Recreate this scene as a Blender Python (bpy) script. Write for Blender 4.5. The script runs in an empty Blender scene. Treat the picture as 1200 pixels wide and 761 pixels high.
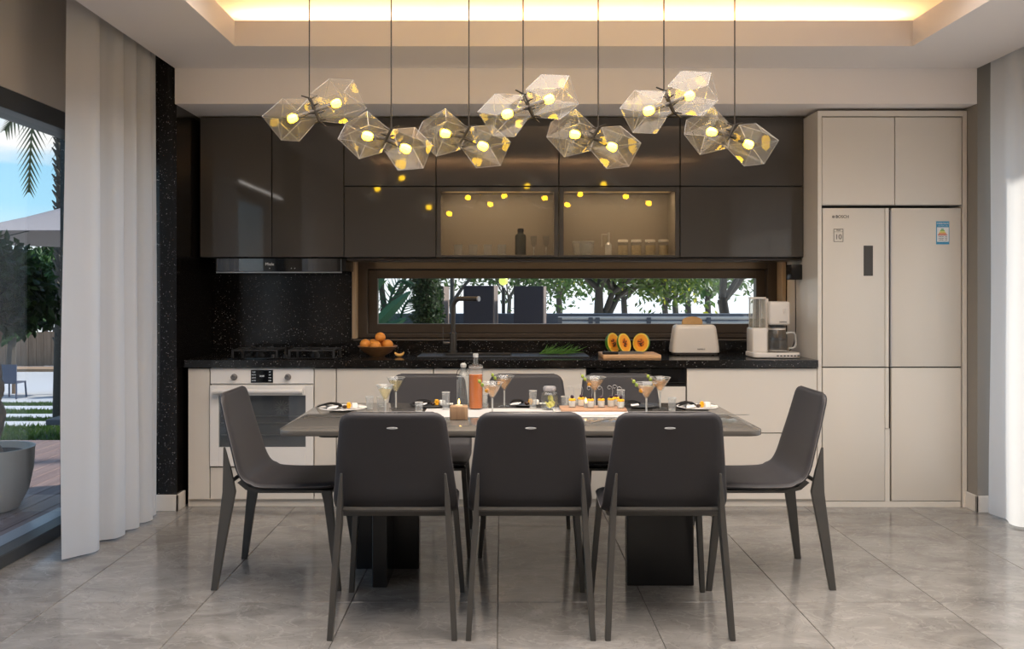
import bpy, bmesh, math, random
import numpy as np
from mathutils import Vector, Matrix
random.seed(7); np.random.seed(7)
SC = bpy.context.scene
COL = SC.collection
PI = math.pi

# ------------------------------------------------------------------ camera
HC, F = 1.324, 1068.0           # eye height, focal length in pixels (1200 px wide frame)
cam = bpy.data.cameras.new('camera'); cam_o = bpy.data.objects.new('camera', cam); COL.objects.link(cam_o)
cam_o.location = (0, 0, HC); cam_o.rotation_euler = (PI/2, 0, 0)
cam.sensor_width = 36; cam.lens = 36*F/1200
cam.shift_x = (600-587)/1200; cam.shift_y = (341-380.5)/1200
cam.clip_start = 0.05; cam.clip_end = 600
SC.camera = cam_o

# ------------------------------------------------------------------ world, sun, exposure
SC.view_settings.view_transform = 'Standard'; SC.view_settings.look = 'None'
SC.view_settings.gamma = 1; SC.view_settings.use_curve_mapping = False
SC.view_settings.exposure = 0.12
w = bpy.data.worlds.new('sky'); SC.world = w; w.use_nodes = True
nt = w.node_tree; nt.nodes.clear()
def N(nt, t, **k):
    n = nt.nodes.new(t)
    for a, v in k.items(): setattr(n, a, v)
    return n
tc = N(nt, 'ShaderNodeTexCoord'); sp = N(nt, 'ShaderNodeSeparateXYZ'); nt.links.new(tc.outputs['Generated'], sp.inputs[0])
rp = N(nt, 'ShaderNodeValToRGB'); nt.links.new(sp.outputs['Z'], rp.inputs[0])
e = rp.color_ramp.elements; e[0].position = 0.0; e[0].color = (.95, .97, 1, 1); e[1].position = 1; e[1].color = (.12, .33, .75, 1)
for p_, c_ in ((.035, (.78, .91, 1, 1)), (.085, (.42, .76, .98, 1)), (.25, (.25, .56, .92, 1))):
    k = rp.color_ramp.elements.new(p_); k.color = c_
mp = N(nt, 'ShaderNodeMapping'); mp.inputs['Scale'].default_value = (2.2, 2.2, 7.5); nt.links.new(tc.outputs['Generated'], mp.inputs[0])
nz = N(nt, 'ShaderNodeTexNoise'); nz.inputs['Scale'].default_value = 2.1; nz.inputs['Detail'].default_value = 6; nt.links.new(mp.outputs[0], nz.inputs[0])
cr = N(nt, 'ShaderNodeValToRGB'); nt.links.new(nz.outputs[0], cr.inputs[0])
cr.color_ramp.elements[0].position = .50; cr.color_ramp.elements[1].position = .66
mx = N(nt, 'ShaderNodeMix', data_type='RGBA'); nt.links.new(cr.outputs[0], mx.inputs[0]); nt.links.new(rp.outputs[0], mx.inputs[6]); mx.inputs[7].default_value = (1, .97, .96, 1)
bg = N(nt, 'ShaderNodeBackground'); bg.inputs['Strength'].default_value = 1.2; nt.links.new(mx.outputs[2], bg.inputs[0])
ow = N(nt, 'ShaderNodeOutputWorld'); nt.links.new(bg.outputs[0], ow.inputs[0])

def lamp(name, kind, loc, energy, color, size=None, size_y=None, direction=None, angle=None):
    l = bpy.data.lights.new(name, kind); l.energy = energy; l.color = color
    if kind == 'AREA':
        l.shape = 'RECTANGLE'; l.size = size; l.size_y = size_y or size
    if angle is not None: l.angle = angle
    o = bpy.data.objects.new(name, l); COL.objects.link(o); o.location = loc
    if direction: o.rotation_euler = Vector(direction).to_track_quat('-Z', 'Y').to_euler()
    return o
lamp('sun', 'SUN', (6, 9, 8), 6.5, (1, .93, .82), direction=(-.80, -.30, -.58), angle=.07)
WARM = (1, .63, .31)
# light tape in the ceiling cove: four runs lying on the ledge, shining up
lamp('cove_lamp', 'AREA', (.40, 5.33, 2.815), 17, WARM, 3.9, .03, (0, -.35, 1))
lamp('cove_lamp', 'AREA', (.40, .35, 2.815), 17, WARM, 3.9, .03, (0, .35, 1))
lamp('cove_lamp', 'AREA', (-1.70, 2.8, 2.815), 19, WARM, .03, 4.6, (.35, 0, 1))
lamp('cove_lamp', 'AREA', (2.50, 2.8, 2.815), 19, WARM, .03, 4.6, (-.35, 0, 1))
# unseen fill light added under the tray ceiling to brighten table and cabinets
pl_ = lamp('tray_fill_light', 'AREA', (.4, 3.2, 2.92), 105, (1, .93, .87), 3.3, 2.4, (0, 0, -1)); pl_.data.spread = 2.35

# ------------------------------------------------------------------ materials
MATS = {}
def mat(name, color=(.5, .5, .5), rough=.5, metal=0, spec=.5, coat=0, emis=None, es=0, alpha=1, trans=0, ior=1.45, bump=0, bscale=80, sheen=0, var=0, vscale=3):
    if name in MATS: return MATS[name]
    m = bpy.data.materials.new(name); m.use_nodes = True; MATS[name] = m
    t = m.node_tree; b = t.nodes['Principled BSDF']
    b.inputs['Base Color'].default_value = (*color, 1); b.inputs['Roughness'].default_value = rough
    b.inputs['Metallic'].default_value = metal; b.inputs['Specular IOR Level'].default_value = spec
    b.inputs['Coat Weight'].default_value = coat; b.inputs['Coat Roughness'].default_value = .04
    b.inputs['Transmission Weight'].default_value = trans; b.inputs['IOR'].default_value = ior
    b.inputs['Sheen Weight'].default_value = sheen
    if emis: b.inputs['Emission Color'].default_value = (*emis, 1); b.inputs['Emission Strength'].default_value = es
    tcn = None
    if bump or var:
        tcn = N(t, 'ShaderNodeTexCoord')
    if bump:
        z = N(t, 'ShaderNodeTexNoise'); z.inputs['Scale'].default_value = bscale; z.inputs['Detail'].default_value = 3
        t.links.new(tcn.outputs['Object'], z.inputs[0])
        bp = N(t, 'ShaderNodeBump'); bp.inputs['Strength'].default_value = bump; bp.inputs['Distance'].default_value = .002
        t.links.new(z.outputs[0], bp.inputs['Height']); t.links.new(bp.outputs[0], b.inputs['Normal'])
    if var:
        z = N(t, 'ShaderNodeTexNoise'); z.inputs['Scale'].default_value = vscale; z.inputs['Detail'].default_value = 5
        t.links.new(tcn.outputs['Object'], z.inputs[0])
        mxx = N(t, 'ShaderNodeMix', data_type='RGBA'); t.links.new(z.outputs[0], mxx.inputs[0])
        mxx.inputs[6].default_value = (*[c*(1-var) for c in color], 1); mxx.inputs[7].default_value = (*[min(1, c*(1+var)) for c in color], 1)
        t.links.new(mxx.outputs[2], b.inputs['Base Color'])
    return m
def thin_glass(name, tint=(1, 1, 1), haze=0, hazecol=(.9, .9, .9), rough=.0, refl=1.5):
    """thin sheet of glass: see-through with Fresnel reflection and an optional milky part"""
    m = bpy.data.materials.new(name); m.use_nodes = True; MATS[name] = m
    t = m.node_tree; t.nodes.clear()
    tr = N(t, 'ShaderNodeBsdfTransparent'); tr.inputs[0].default_value = (*tint, 1)
    gl = N(t, 'ShaderNodeBsdfGlossy'); gl.inputs['Roughness'].default_value = rough
    fr = N(t, 'ShaderNodeFresnel'); geo = N(t, 'ShaderNodeNewGeometry')      # both faces of a pane reflect alike
    io = N(t, 'ShaderNodeMix'); io.inputs[2].default_value = refl; io.inputs[3].default_value = 1/refl
    t.links.new(geo.outputs['Backfacing'], io.inputs[0]); t.links.new(io.outputs[0], fr.inputs[0])
    m1 = N(t, 'ShaderNodeMixShader'); t.links.new(fr.outputs[0], m1.inputs[0])
    src = tr.outputs[0]
    if haze:
        df = N(t, 'ShaderNodeBsdfDiffuse'); df.inputs[0].default_value = (*hazecol, 1)
        tl = N(t, 'ShaderNodeBsdfTranslucent'); tl.inputs[0].default_value = (*hazecol, 1)
        a = N(t, 'ShaderNodeMixShader'); a.inputs[0].default_value = .5; t.links.new(df.outputs[0], a.inputs[1]); t.links.new(tl.outputs[0], a.inputs[2])
        m0 = N(t, 'ShaderNodeMixShader'); m0.inputs[0].default_value = haze; t.links.new(tr.outputs[0], m0.inputs[1]); t.links.new(a.outputs[0], m0.inputs[2]); src = m0.outputs[0]
    t.links.new(src, m1.inputs[1]); t.links.new(gl.outputs[0], m1.inputs[2])
    o = N(t, 'ShaderNodeOutputMaterial'); t.links.new(m1.outputs[0], o.inputs[0])
    return m
def granite():
    m = mat('black_granite', (.012, .011, .010), .16, spec=.5)
    t = m.node_tree; b = t.nodes['Principled BSDF']; tcn = N(t, 'ShaderNodeTexCoord')
    g = N(t, 'ShaderNodeNewGeometry')
    cols = []
    base = N(t, 'ShaderNodeTexNoise'); base.inputs['Scale'].default_value = 35; base.inputs['Detail'].default_value = 6; t.links.new(g.outputs['Position'], base.inputs[0])
    r0 = N(t, 'ShaderNodeValToRGB'); t.links.new(base.outputs[0], r0.inputs[0])
    r0.color_ramp.elements[0].position = .35; r0.color_ramp.elements[0].color = (.004, .0035, .0035, 1); r0.color_ramp.elements[1].position = .8; r0.color_ramp.elements[1].color = (.014, .012, .011, 1)
    cur = r0.outputs[0]
    for sc, th, c in ((105, .14, (.50, .48, .46, 1)), (70, .09, (.30, .17, .09, 1)), (170, .13, (.34, .34, .36, 1))):
        v = N(t, 'ShaderNodeTexVoronoi'); v.inputs['Scale'].default_value = sc; t.links.new(g.outputs['Position'], v.inputs[0])
        l = N(t, 'ShaderNodeMath', operation='LESS_THAN'); l.inputs[1].default_value = th*1.5; t.links.new(v.outputs['Distance'], l.inputs[0])
        # keep only some of the cells
        s = N(t, 'ShaderNodeSeparateColor'); t.links.new(v.outputs['Color'], s.inputs[0])
        k = N(t, 'ShaderNodeMath', operation='GREATER_THAN'); k.inputs[1].default_value = .90 if sc == 70 else .84; t.links.new(s.outputs[0], k.inputs[0])
        mm = N(t, 'ShaderNodeMath', operation='MULTIPLY'); t.links.new(l.outputs[0], mm.inputs[0]); t.links.new(k.outputs[0], mm.inputs[1])
        x = N(t, 'ShaderNodeMix', data_type='RGBA'); t.links.new(mm.outputs[0], x.inputs[0]); t.links.new(cur, x.inputs[6]); x.inputs[7].default_value = c; cur = x.outputs[2]
    t.links.new(cur, b.inputs['Base Color'])
    return m
def marble():
    m = mat('grey_marble_tile', (.3, .28, .26), .13, spec=.5)
    t = m.node_tree; b = t.nodes['Principled BSDF']; g = N(t, 'ShaderNodeNewGeometry'); oi = N(t, 'ShaderNodeObjectInfo')
    mu = N(t, 'ShaderNodeVectorMath', operation='SCALE'); mu.inputs[3].default_value = 40
    cb = N(t, 'ShaderNodeCombineXYZ'); t.links.new(oi.outputs['Random'], cb.inputs[0]); t.links.new(oi.outputs['Random'], cb.inputs[2]); t.links.new(cb.outputs[0], mu.inputs[0])
    ad = N(t, 'ShaderNodeVectorMath', operation='ADD'); t.links.new(g.outputs['Position'], ad.inputs[0]); t.links.new(mu.outputs[0], ad.inputs[1])
    mpn = N(t, 'ShaderNodeMapping'); mpn.inputs['Rotation'].default_value = (0, 0, .5); mpn.inputs['Scale'].default_value = (1, 1.7, 1); t.links.new(ad.outputs[0], mpn.inputs[0])
    n1 = N(t, 'ShaderNodeTexNoise'); n1.inputs['Scale'].default_value = 2.6; n1.inputs['Detail'].default_value = 9; n1.inputs['Roughness'].default_value = .62; n1.inputs['Distortion'].default_value = .9; t.links.new(mpn.outputs[0], n1.inputs[0])
    r = N(t, 'ShaderNodeValToRGB'); t.links.new(n1.outputs[0], r.inputs[0]); el = r.color_ramp.elements
    el[0].position = .28; el[0].color = (.150, .140, .130, 1); el[1].position = .72; el[1].color = (.305, .290, .272, 1)
    q = el.new(.5); q.color = (.235, .222, .207, 1)
    n2 = N(t, 'ShaderNodeTexNoise'); n2.inputs['Scale'].default_value = 3.4; n2.inputs['Detail'].default_value = 7; n2.inputs['Distortion'].default_value = 1.6; t.links.new(mpn.outputs[0], n2.inputs[0])
    sb = N(t, 'ShaderNodeMath', operation='SUBTRACT'); sb.inputs[1].default_value = .5; t.links.new(n2.outputs[0], sb.inputs[0])
    ab = N(t, 'ShaderNodeMath', operation='ABSOLUTE'); t.links.new(sb.outputs[0], ab.inputs[0])
    vr = N(t, 'ShaderNodeValToRGB'); t.links.new(ab.outputs[0], vr.inputs[0]); vr.color_ramp.elements[0].color = (.35, .35, .35, 1); vr.color_ramp.elements[0].position = .0; vr.color_ramp.elements[1].position = .022; vr.color_ramp.elements[1].color = (0, 0, 0, 1)
    x = N(t, 'ShaderNodeMix', data_type='RGBA'); t.links.new(vr.outputs[0], x.inputs[0]); t.links.new(r.outputs[0], x.inputs[6]); x.inputs[7].default_value = (.40, .38, .355, 1)
    n3 = N(t, 'ShaderNodeTexNoise'); n3.inputs['Scale'].default_value = 5.2; n3.inputs['Detail'].default_value = 8; n3.inputs['Distortion'].default_value = 2.2; t.links.new(ad.outputs[0], n3.inputs[0])
    s3 = N(t, 'ShaderNodeMath', operation='SUBTRACT'); s3.inputs[1].default_value = .52; t.links.new(n3.outputs[0], s3.inputs[0])
    a3 = N(t, 'ShaderNodeMath', operation='ABSOLUTE'); t.links.new(s3.outputs[0], a3.inputs[0])
    v3 = N(t, 'ShaderNodeValToRGB'); t.links.new(a3.outputs[0], v3.inputs[0]); v3.color_ramp.elements[0].color = (.35, .35, .35, 1); v3.color_ramp.elements[1].position = .012; v3.color_ramp.elements[1].color = (0, 0, 0, 1)
    x2 = N(t, 'ShaderNodeMix', data_type='RGBA'); t.links.new(v3.outputs[0], x2.inputs[0]); t.links.new(x.outputs[2], x2.inputs[6]); x2.inputs[7].default_value = (.085, .078, .072, 1)
    t.links.new(x2.outputs[2], b.inputs['Base Color'])
    return m
def wood(name, c1, c2, scale=6, rough=.5, axis=0, rand=False):
    m = mat(name, c1, rough); t = m.node_tree; b = t.nodes['Principled BSDF']; tcn = N(t, 'ShaderNodeTexCoord')
    mpn = N(t, 'ShaderNodeMapping'); s = [scale*3]*3; s[axis] = scale*.25; mpn.inputs['Scale'].default_value = s
    src = tcn.outputs['Object']
    if rand:
        oi = N(t, 'ShaderNodeObjectInfo'); ad = N(t, 'ShaderNodeVectorMath', operation='ADD'); mu = N(t, 'ShaderNodeVectorMath', operation='SCALE'); mu.inputs[3].default_value = 30
        cb = N(t, 'ShaderNodeCombineXYZ'); t.links.new(oi.outputs['Random'], cb.inputs[0]); t.links.new(oi.outputs['Random'], cb.inputs[1]); t.links.new(cb.outputs[0], mu.inputs[0])
        t.links.new(src, ad.inputs[0]); t.links.new(mu.outputs[0], ad.inputs[1]); src = ad.outputs[0]
    t.links.new(src, mpn.inputs[0])
    n1 = N(t, 'ShaderNodeTexNoise'); n1.inputs['Scale'].default_value = 1.5; n1.inputs['Detail'].default_value = 6; n1.inputs['Distortion'].default_value = .6; t.links.new(mpn.outputs[0], n1.inputs[0])
    r = N(t, 'ShaderNodeValToRGB'); t.links.new(n1.outputs[0], r.inputs[0]); r.color_ramp.elements[0].position = .3; r.color_ramp.elements[0].color = (*c1, 1); r.color_ramp.elements[1].position = .7; r.color_ramp.elements[1].color = (*c2, 1)
    t.links.new(r.outputs[0], b.inputs['Base Color']); return m
def sheer():
    m = bpy.data.materials.new('sheer_curtain'); m.use_nodes = True; MATS['sheer'] = m
    t = m.node_tree; t.nodes.clear()
    df = N(t, 'ShaderNodeBsdfDiffuse'); df.inputs[0].default_value = (.90, .89, .88, 1)
    tl = N(t, 'ShaderNodeBsdfTranslucent'); tl.inputs[0].default_value = (.74, .735, .75, 1)
    tr = N(t, 'ShaderNodeBsdfTransparent')
    tcn = N(t, 'ShaderNodeTexCoord'); n = N(t, 'ShaderNodeTexNoise'); n.inputs['Scale'].default_value = 400; t.links.new(tcn.outputs['Object'], n.inputs[0])
    bp = N(t, 'ShaderNodeBump'); bp.inputs['Strength'].default_value = .15; bp.inputs['Distance'].default_value = .001; t.links.new(n.outputs[0], bp.inputs['Height']); t.links.new(bp.outputs[0], df.inputs['Normal'])
    a = N(t, 'ShaderNodeMixShader'); a.inputs[0].default_value = .5; t.links.new(df.outputs[0], a.inputs[1]); t.links.new(tl.outputs[0], a.inputs[2])
    c = N(t, 'ShaderNodeMixShader'); c.inputs[0].default_value = .06; t.links.new(a.outputs[0], c.inputs[1]); t.links.new(tr.outputs[0], c.inputs[2])
    o = N(t, 'ShaderNodeOutputMaterial'); t.links.new(c.outputs[0], o.inputs[0]); return m
def leafm(name, c1, c2, trans=.35):
    m = bpy.data.materials.new(name); m.use_nodes = True; MATS[name] = m
    t = m.node_tree; t.nodes.clear()
    g = N(t, 'ShaderNodeNewGeometry'); r = N(t, 'ShaderNodeValToRGB'); t.links.new(g.outputs['Random Per Island'], r.inputs[0])
    r.color_ramp.elements[0].color = (*c1, 1); r.color_ramp.elements[1].color = (*c2, 1)
    df = N(t, 'ShaderNodeBsdfPrincipled'); df.inputs['Roughness'].default_value = .5; t.links.new(r.outputs[0], df.inputs['Base Color'])
    tl = N(t, 'ShaderNodeBsdfTranslucent'); t.links.new(r.outputs[0], tl.inputs[0])
    a = N(t, 'ShaderNodeMixShader'); a.inputs[0].default_value = trans; t.links.new(df.outputs[0], a.inputs[1]); t.links.new(tl.outputs[0], a.inputs[2])
    o = N(t, 'ShaderNodeOutputMaterial'); t.links.new(a.outputs[0], o.inputs[0]); return m

M_gran = granite(); M_marb = marble(); M_sheer = sheer()
M_ceil = mat('ceiling_paint', (.84, .79, .77), .8)
M_beigew = mat('beige_wall', (.50, .455, .40), .8)
M_taupe = mat('taupe_wall', (.27, .25, .225), .8)
M_dark = mat('dark_gloss_lacquer', (.074, .068, .062), .045, spec=.5, coat=.1)
M_darkin = mat('cabinet_edge_dark', (.022, .018, .016), .4)
M_beige = mat('beige_gloss_lacquer', (.74, .69, .625), .22, spec=.5)
M_gap = mat('shadow_gap_profile', (.07, .055, .045), .4)
M_white = mat('white_enamel', (.86, .84, .82), .18)
M_fridge = mat('champagne_steel', (.73, .685, .62), .24, spec=.5)
M_base = mat('skirting_paint', (.70, .66, .61), .45)
M_blk = mat('black_plastic', (.012, .012, .013), .25)
M_blkgl = mat('black_glass', (.006, .006, .007), .03, spec=.9, coat=.6)
M_frame = mat('window_frame_bronze', (.060, .046, .036), .32)
M_door = mat('sliding_frame_grey', (.045, .05, .055), .35)
M_gold = mat('bronze_reveal_strip', (.42, .31, .20), .4)
M_pane = thin_glass('window_pane', (.97, .985, .985))
M_smoke = thin_glass('smoked_cabinet_glass', (.88, .86, .82), haze=.04, hazecol=(.3, .28, .26), refl=1.55)
M_glass = thin_glass('clear_tableware_glass', (.98, .99, .99), haze=.03, refl=1.5)
M_shade = thin_glass('shade_glass', (.975, .97, .965), haze=.035, hazecol=(.9, .9, .95), refl=1.27, rough=.05)
M_sedge = thin_glass('shade_glass_edge', (.85, .85, .84), haze=.26, hazecol=(.95, .95, 1), refl=1.6)
M_leather = mat('charcoal_leather', (.042, .040, .044), .5, spec=.35, bump=.25, bscale=350)
M_pipe = mat('chair_piping', (.13, .12, .12), .5)
M_leg = mat('graphite_metal', (.085, .080, .074), .42, metal=.2)
M_table = mat('smoked_table_glass', (.125, .115, .103), .09, spec=.6)
M_ped = mat('black_pedestal', (.022, .021, .021), .22)
M_steel = mat('brushed_steel', (.55, .54, .53), .3, metal=1)
M_silver = mat('satin_silver', (.5, .5, .5), .35, metal=.6)
M_tum = thin_glass('tumbler_glass', (.97, .98, .98), haze=.13, refl=1.5)
M_cglass = thin_glass('glass_edge_glint', (.9, .92, .92), haze=.55, hazecol=(1, .98, .95), refl=1.6)  # white haze stands in for the bright glints in glass edges
M_bulb = mat('glowing_bulb', (1, .8, .4), .3, emis=(1, .58, .010), es=32)
M_socket = mat('bronze_fitting', (.03, .026, .022), .4, metal=.5)
M_cable = mat('cable_dark', (.03, .026, .024), .5)

# ------------------------------------------------------------------ mesh helpers
def PX(px, D): return (px-587)*D/F
def PZ(py, D): return HC-(py-341)*D/F
def P(px, py, D): return Vector((PX(px, D), D, PZ(py, D)))
class MB:
    def __init__(s): s.bm = bmesh.new()
    def box(s, x0, x1, y0, y1, z0, z1, bev=0, seg=2):
        r = bmesh.ops.create_cube(s.bm, size=1)['verts']
        for v in r: v.co = Vector(((x0+x1)/2+v.co.x*(x1-x0), (y0+y1)/2+v.co.y*(y1-y0), (z0+z1)/2+v.co.z*(z1-z0)))
        if bev:
            es = list({e for v in r for e in v.link_edges})
            bmesh.ops.bevel(s.bm, geom=es, offset=bev, segments=seg, profile=.5, affect='EDGES')
        return s
    def poly(s, pts, h0, h1, axis='z', bev=0, seg=2):
        """extruded polygon; pts are the two other coordinates in order"""
        def mk(p, h):
            if axis == 'z': return Vector((p[0], p[1], h))
            if axis == 'y': return Vector((p[0], h, p[1]))
            return Vector((h, p[0], p[1]))
        a = [s.bm.verts.new(mk(p, h0)) for p in pts]; b = [s.bm.verts.new(mk(p, h1)) for p in pts]
        fs = [s.bm.faces.new(a), s.bm.faces.new(b[::-1])]
        for i in range(len(pts)):
            j = (i+1) % len(pts); fs.append(s.bm.faces.new((a[i], b[i], b[j], a[j])))
        bmesh.ops.recalc_face_normals(s.bm, faces=fs)
        if bev:
            es = list({e for f in fs[:2] for e in f.edges})
            bmesh.ops.bevel(s.bm, geom=es, offset=bev, segments=seg, profile=.5, affect='EDGES')
        return s
    def lathe(s, prof, c=(0, 0, 0), seg=24, closed=False, sx=1, sy=1, rot=None):
        """prof: (radius, height) list; ends capped unless radius 0"""
        c = Vector(c); rings = []
        for r, z in prof:
            if r < 1e-5:
                co = Vector((0, 0, z)); co = (rot @ co if rot else co)+c; rings.append([s.bm.verts.new(co)])
            else:
                ring = []
                for i in range(seg):
                    a = 2*PI*i/seg; co = Vector((r*math.cos(a)*sx, r*math.sin(a)*sy, z)); co = (rot @ co if rot else co)+c; ring.append(s.bm.verts.new(co))
                rings.append(ring)
        fs = []
        for A, B in zip(rings, rings[1:]):
            for i in range(seg):
                j = (i+1) % seg
                if len(A) == 1 and len(B) == 1: continue
                if len(A) == 1: fs.append(s.bm.faces.new((A[0], B[i], B[j])))
                elif len(B) == 1: fs.append(s.bm.faces.new((A[i], B[0], A[j])))
                else: fs.append(s.bm.faces.new((A[i], B[i], B[j], A[j])))
        if closed:
            A, B = rings[-1], rings[0]
            for i in range(seg): j = (i+1) % seg; fs.append(s.bm.faces.new((A[i], B[i], B[j], A[j])))
        else:
            for R in (rings[0], rings[-1]):
                if len(R) > 1: fs.append(s.bm.faces.new(R))
        bmesh.ops.recalc_face_normals(s.bm, faces=fs)
        return s
    def tube(s, pts, r, seg=8, cap=True, flat=1):
        pts = [Vector(p) for p in pts]; n = len(pts)
        rs = r if isinstance(r, (list, tuple)) else [r]*n
        rings = []; up = None
        for i, p in enumerate(pts):
            d = (pts[min(i+1, n-1)]-pts[max(i-1, 0)]).normalized()
            if up is None: up = d.orthogonal().normalized()
            up = (up-d*up.dot(d)); up = up.normalized() if up.length > 1e-6 else d.orthogonal().normalized()
            sd = d.cross(up)
            rings.append([s.bm.verts.new(p+(up*math.cos(2*PI*k/seg)*flat+sd*math.sin(2*PI*k/seg))*rs[i]) for k in range(seg)])
        fs = []
        for A, B in zip(rings, rings[1:]):
            for i in range(seg): j = (i+1) % seg; fs.append(s.bm.faces.new((A[i], B[i], B[j], A[j])))
        if cap: fs += [s.bm.faces.new(rings[0]), s.bm.faces.new(rings[-1])]
        bmesh.ops.recalc_face_normals(s.bm, faces=fs)
        return s
    def ball(s, c, r, sub=2, sx=1, sy=1, sz=1, jit=0):
        v = bmesh.ops.create_icosphere(s.bm, subdivisions=sub, radius=1)['verts']
        for q in v:
            k = 1+random.uniform(-jit, jit); q.co = Vector((q.co.x*r*sx*k+c[0], q.co.y*r*sy*k+c[1], q.co.z*r*sz*k+c[2]))
        return s
    def grid(s, f, nu, nv, closed_u=False):
        V = [[s.bm.verts.new(f(i/(nu-(0 if closed_u else 1)), j/(nv-1))) for i in range(nu)] for j in range(nv)]
        for j in range(nv-1):
            for i in range(nu if closed_u else nu-1):
                k = (i+1) % nu; s.bm.faces.new((V[j][i], V[j][k], V[j+1][k], V[j+1][i]))
        return V
    def hull(s, pts):
        vs = [s.bm.verts.new(p) for p in pts]
        bmesh.ops.convex_hull(s.bm, input=vs); bmesh.ops.delete(s.bm, geom=[v for v in s.bm.verts if not v.link_faces], context='VERTS'); return s
    def end(s, name, m, parent=None, smooth=35, tag_=None, loc=None, rot=None):
        me = bpy.data.meshes.new(name); s.bm.to_mesh(me); s.bm.free()
        if smooth:
            me.shade_smooth(); me.set_sharp_from_angle(angle=math.radians(smooth))
        me.materials.append(m)
        o = bpy.data.objects.new(name, me); COL.objects.link(o)
        if parent: o.parent = parent
        if loc: o.location = loc
        if rot: o.rotation_euler = rot
        return o
def tag(o, label=None, cat=None, group=None, kind=None):
    if label: o['label'] = label
    if cat: o['category'] = cat
    if group: o['group'] = group
    if kind: o['kind'] = kind
    return o
def thing(name, label, cat, loc=(0, 0, 0), rz=0, group=None, kind=None):
    o = bpy.data.objects.new(name, None); COL.objects.link(o); o.location = loc; o.rotation_euler = (0, 0, rz); o.empty_display_size = .05
    return tag(o, label, cat, group, kind)
def box(name, m, x0, x1, y0, y1, z0, z1, parent=None, bev=0, seg=2):
    return MB().box(x0, x1, y0, y1, z0, z1, bev, seg).end(name, m, parent)
def struct(o, label=None): o['kind'] = 'structure'; (label and o.__setitem__('label', label)); return o
def copy_tree(o, parent=None):
    c = o.copy(); COL.objects.link(c)
    if parent: c.parent = parent
    for ch in [q for q in bpy.data.objects if q.parent == o]: copy_tree(ch, c)
    return c
def text(body, size, m, parent, loc, rot=(PI/2, 0, 0), name='lettering', align='CENTER', ext=.0006, sx=1):
    cu = bpy.data.curves.new(name, 'FONT'); cu.body = body; cu.size = size; cu.extrude = ext; cu.align_x = align; cu.align_y = 'CENTER'; cu.resolution_u = 3
    tmp = bpy.data.objects.new(name, cu); COL.objects.link(tmp)
    bpy.context.view_layer.update()
    me = bpy.data.meshes.new_from_object(tmp.evaluated_get(bpy.context.evaluated_depsgraph_get()))
    bpy.data.objects.remove(tmp); bpy.data.curves.remove(cu)
    me.materials.clear(); me.materials.append(m)
    o = bpy.data.objects.new(name, me); COL.objects.link(o); o.parent = parent; o.location = loc; o.rotation_euler = rot; o.scale = (sx, 1, 1)
    return o
def rrect(x0, x1, y0, y1, r, n=6):
    pts = []
    for cx, cy, a0 in ((x1-r, y1-r, 0), (x0+r, y1-r, PI/2), (x0+r, y0+r, PI), (x1-r, y0+r, 1.5*PI)):
        for i in range(n+1): a = a0+PI/2*i/n; pts.append((cx+r*math.cos(a), cy+r*math.sin(a)))
    return pts
def catmull(pts, k=6):
    pts = [Vector(p) for p in pts]; out = []
    for i in range(len(pts)-1):
        p0, p1, p2, p3 = pts[max(i-1, 0)], pts[i], pts[i+1], pts[min(i+2, len(pts)-1)]
        for j in range(k):
            t = j/k; out.append(.5*((2*p1)+(p2-p0)*t+(2*p0-5*p1+4*p2-p3)*t*t+(3*p1-p0-3*p2+p3)*t**3))
    out.append(pts[-1]); return out
def leaf_mesh(name, m, centers, parent, size=.06, asp=.45, droop=.3):
    """many small folded leaves joined in one mesh"""
    c = np.array(centers); n = len(c)
    d = np.random.normal(size=(n, 3)); d[:, 2] -= droop; d /= np.linalg.norm(d, axis=1)[:, None]
    u = np.random.normal(size=(n, 3)); u -= (u*d).sum(1)[:, None]*d; u /= np.linalg.norm(u, axis=1)[:, None]
    nn = np.cross(d, u); s = size*np.random.uniform(.65, 1.25, (n, 1))
    v = np.stack([c, c+d*s*.5+u*s*asp*.5+nn*s*.08, c+d*s, c+d*s*.5-u*s*asp*.5+nn*s*.08], 1).reshape(-1, 3)
    k = np.arange(n)*4
    f = np.stack([k, k+1, k+2, k+3], 1)
    me = bpy.data.meshes.new(name); me.from_pydata(v.tolist(), [], f.tolist()); me.materials.append(m)
    o = bpy.data.objects.new(name, me); COL.objects.link(o); o.parent = parent; return o
def blob_points(blobs, per):
    out = []
    for (x, y, z, r) in blobs:
        n = max(20, int(per*r**2))
        v = np.random.normal(size=(n, 3)); v /= np.linalg.norm(v, axis=1)[:, None]
        rr = r*np.random.uniform(.35, 1, (n, 1))**.5
        out.append(v*rr*np.array([1, 1, .85])+np.array([x, y, z]))
    return np.concatenate(out)

# ------------------------------------------------------------------ the room
XL, XR, YB = -2.37, 3.20, 6.17
floor = struct(box('floor', mat('tile_grout', (.10, .09, .08), .8), XL-.02, XR, -2.5, 5.62, -.06, -.005))
tile0 = None
for i in range(-4, 6):
    for j in range(-4, 3):
        x = -.013+i*.624; y = 3.874+j*1.249
        if y > 5.2: continue
        if tile0 is None: tile0 = MB().box(.0015, .6225, .0015, 1.2475, -.012, 0, .0012, 1).end('floor_tile', M_marb, floor, smooth=0); t = tile0
        else: t = tile0.copy(); COL.objects.link(t)
        t.location = (x, y, 0)
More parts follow.
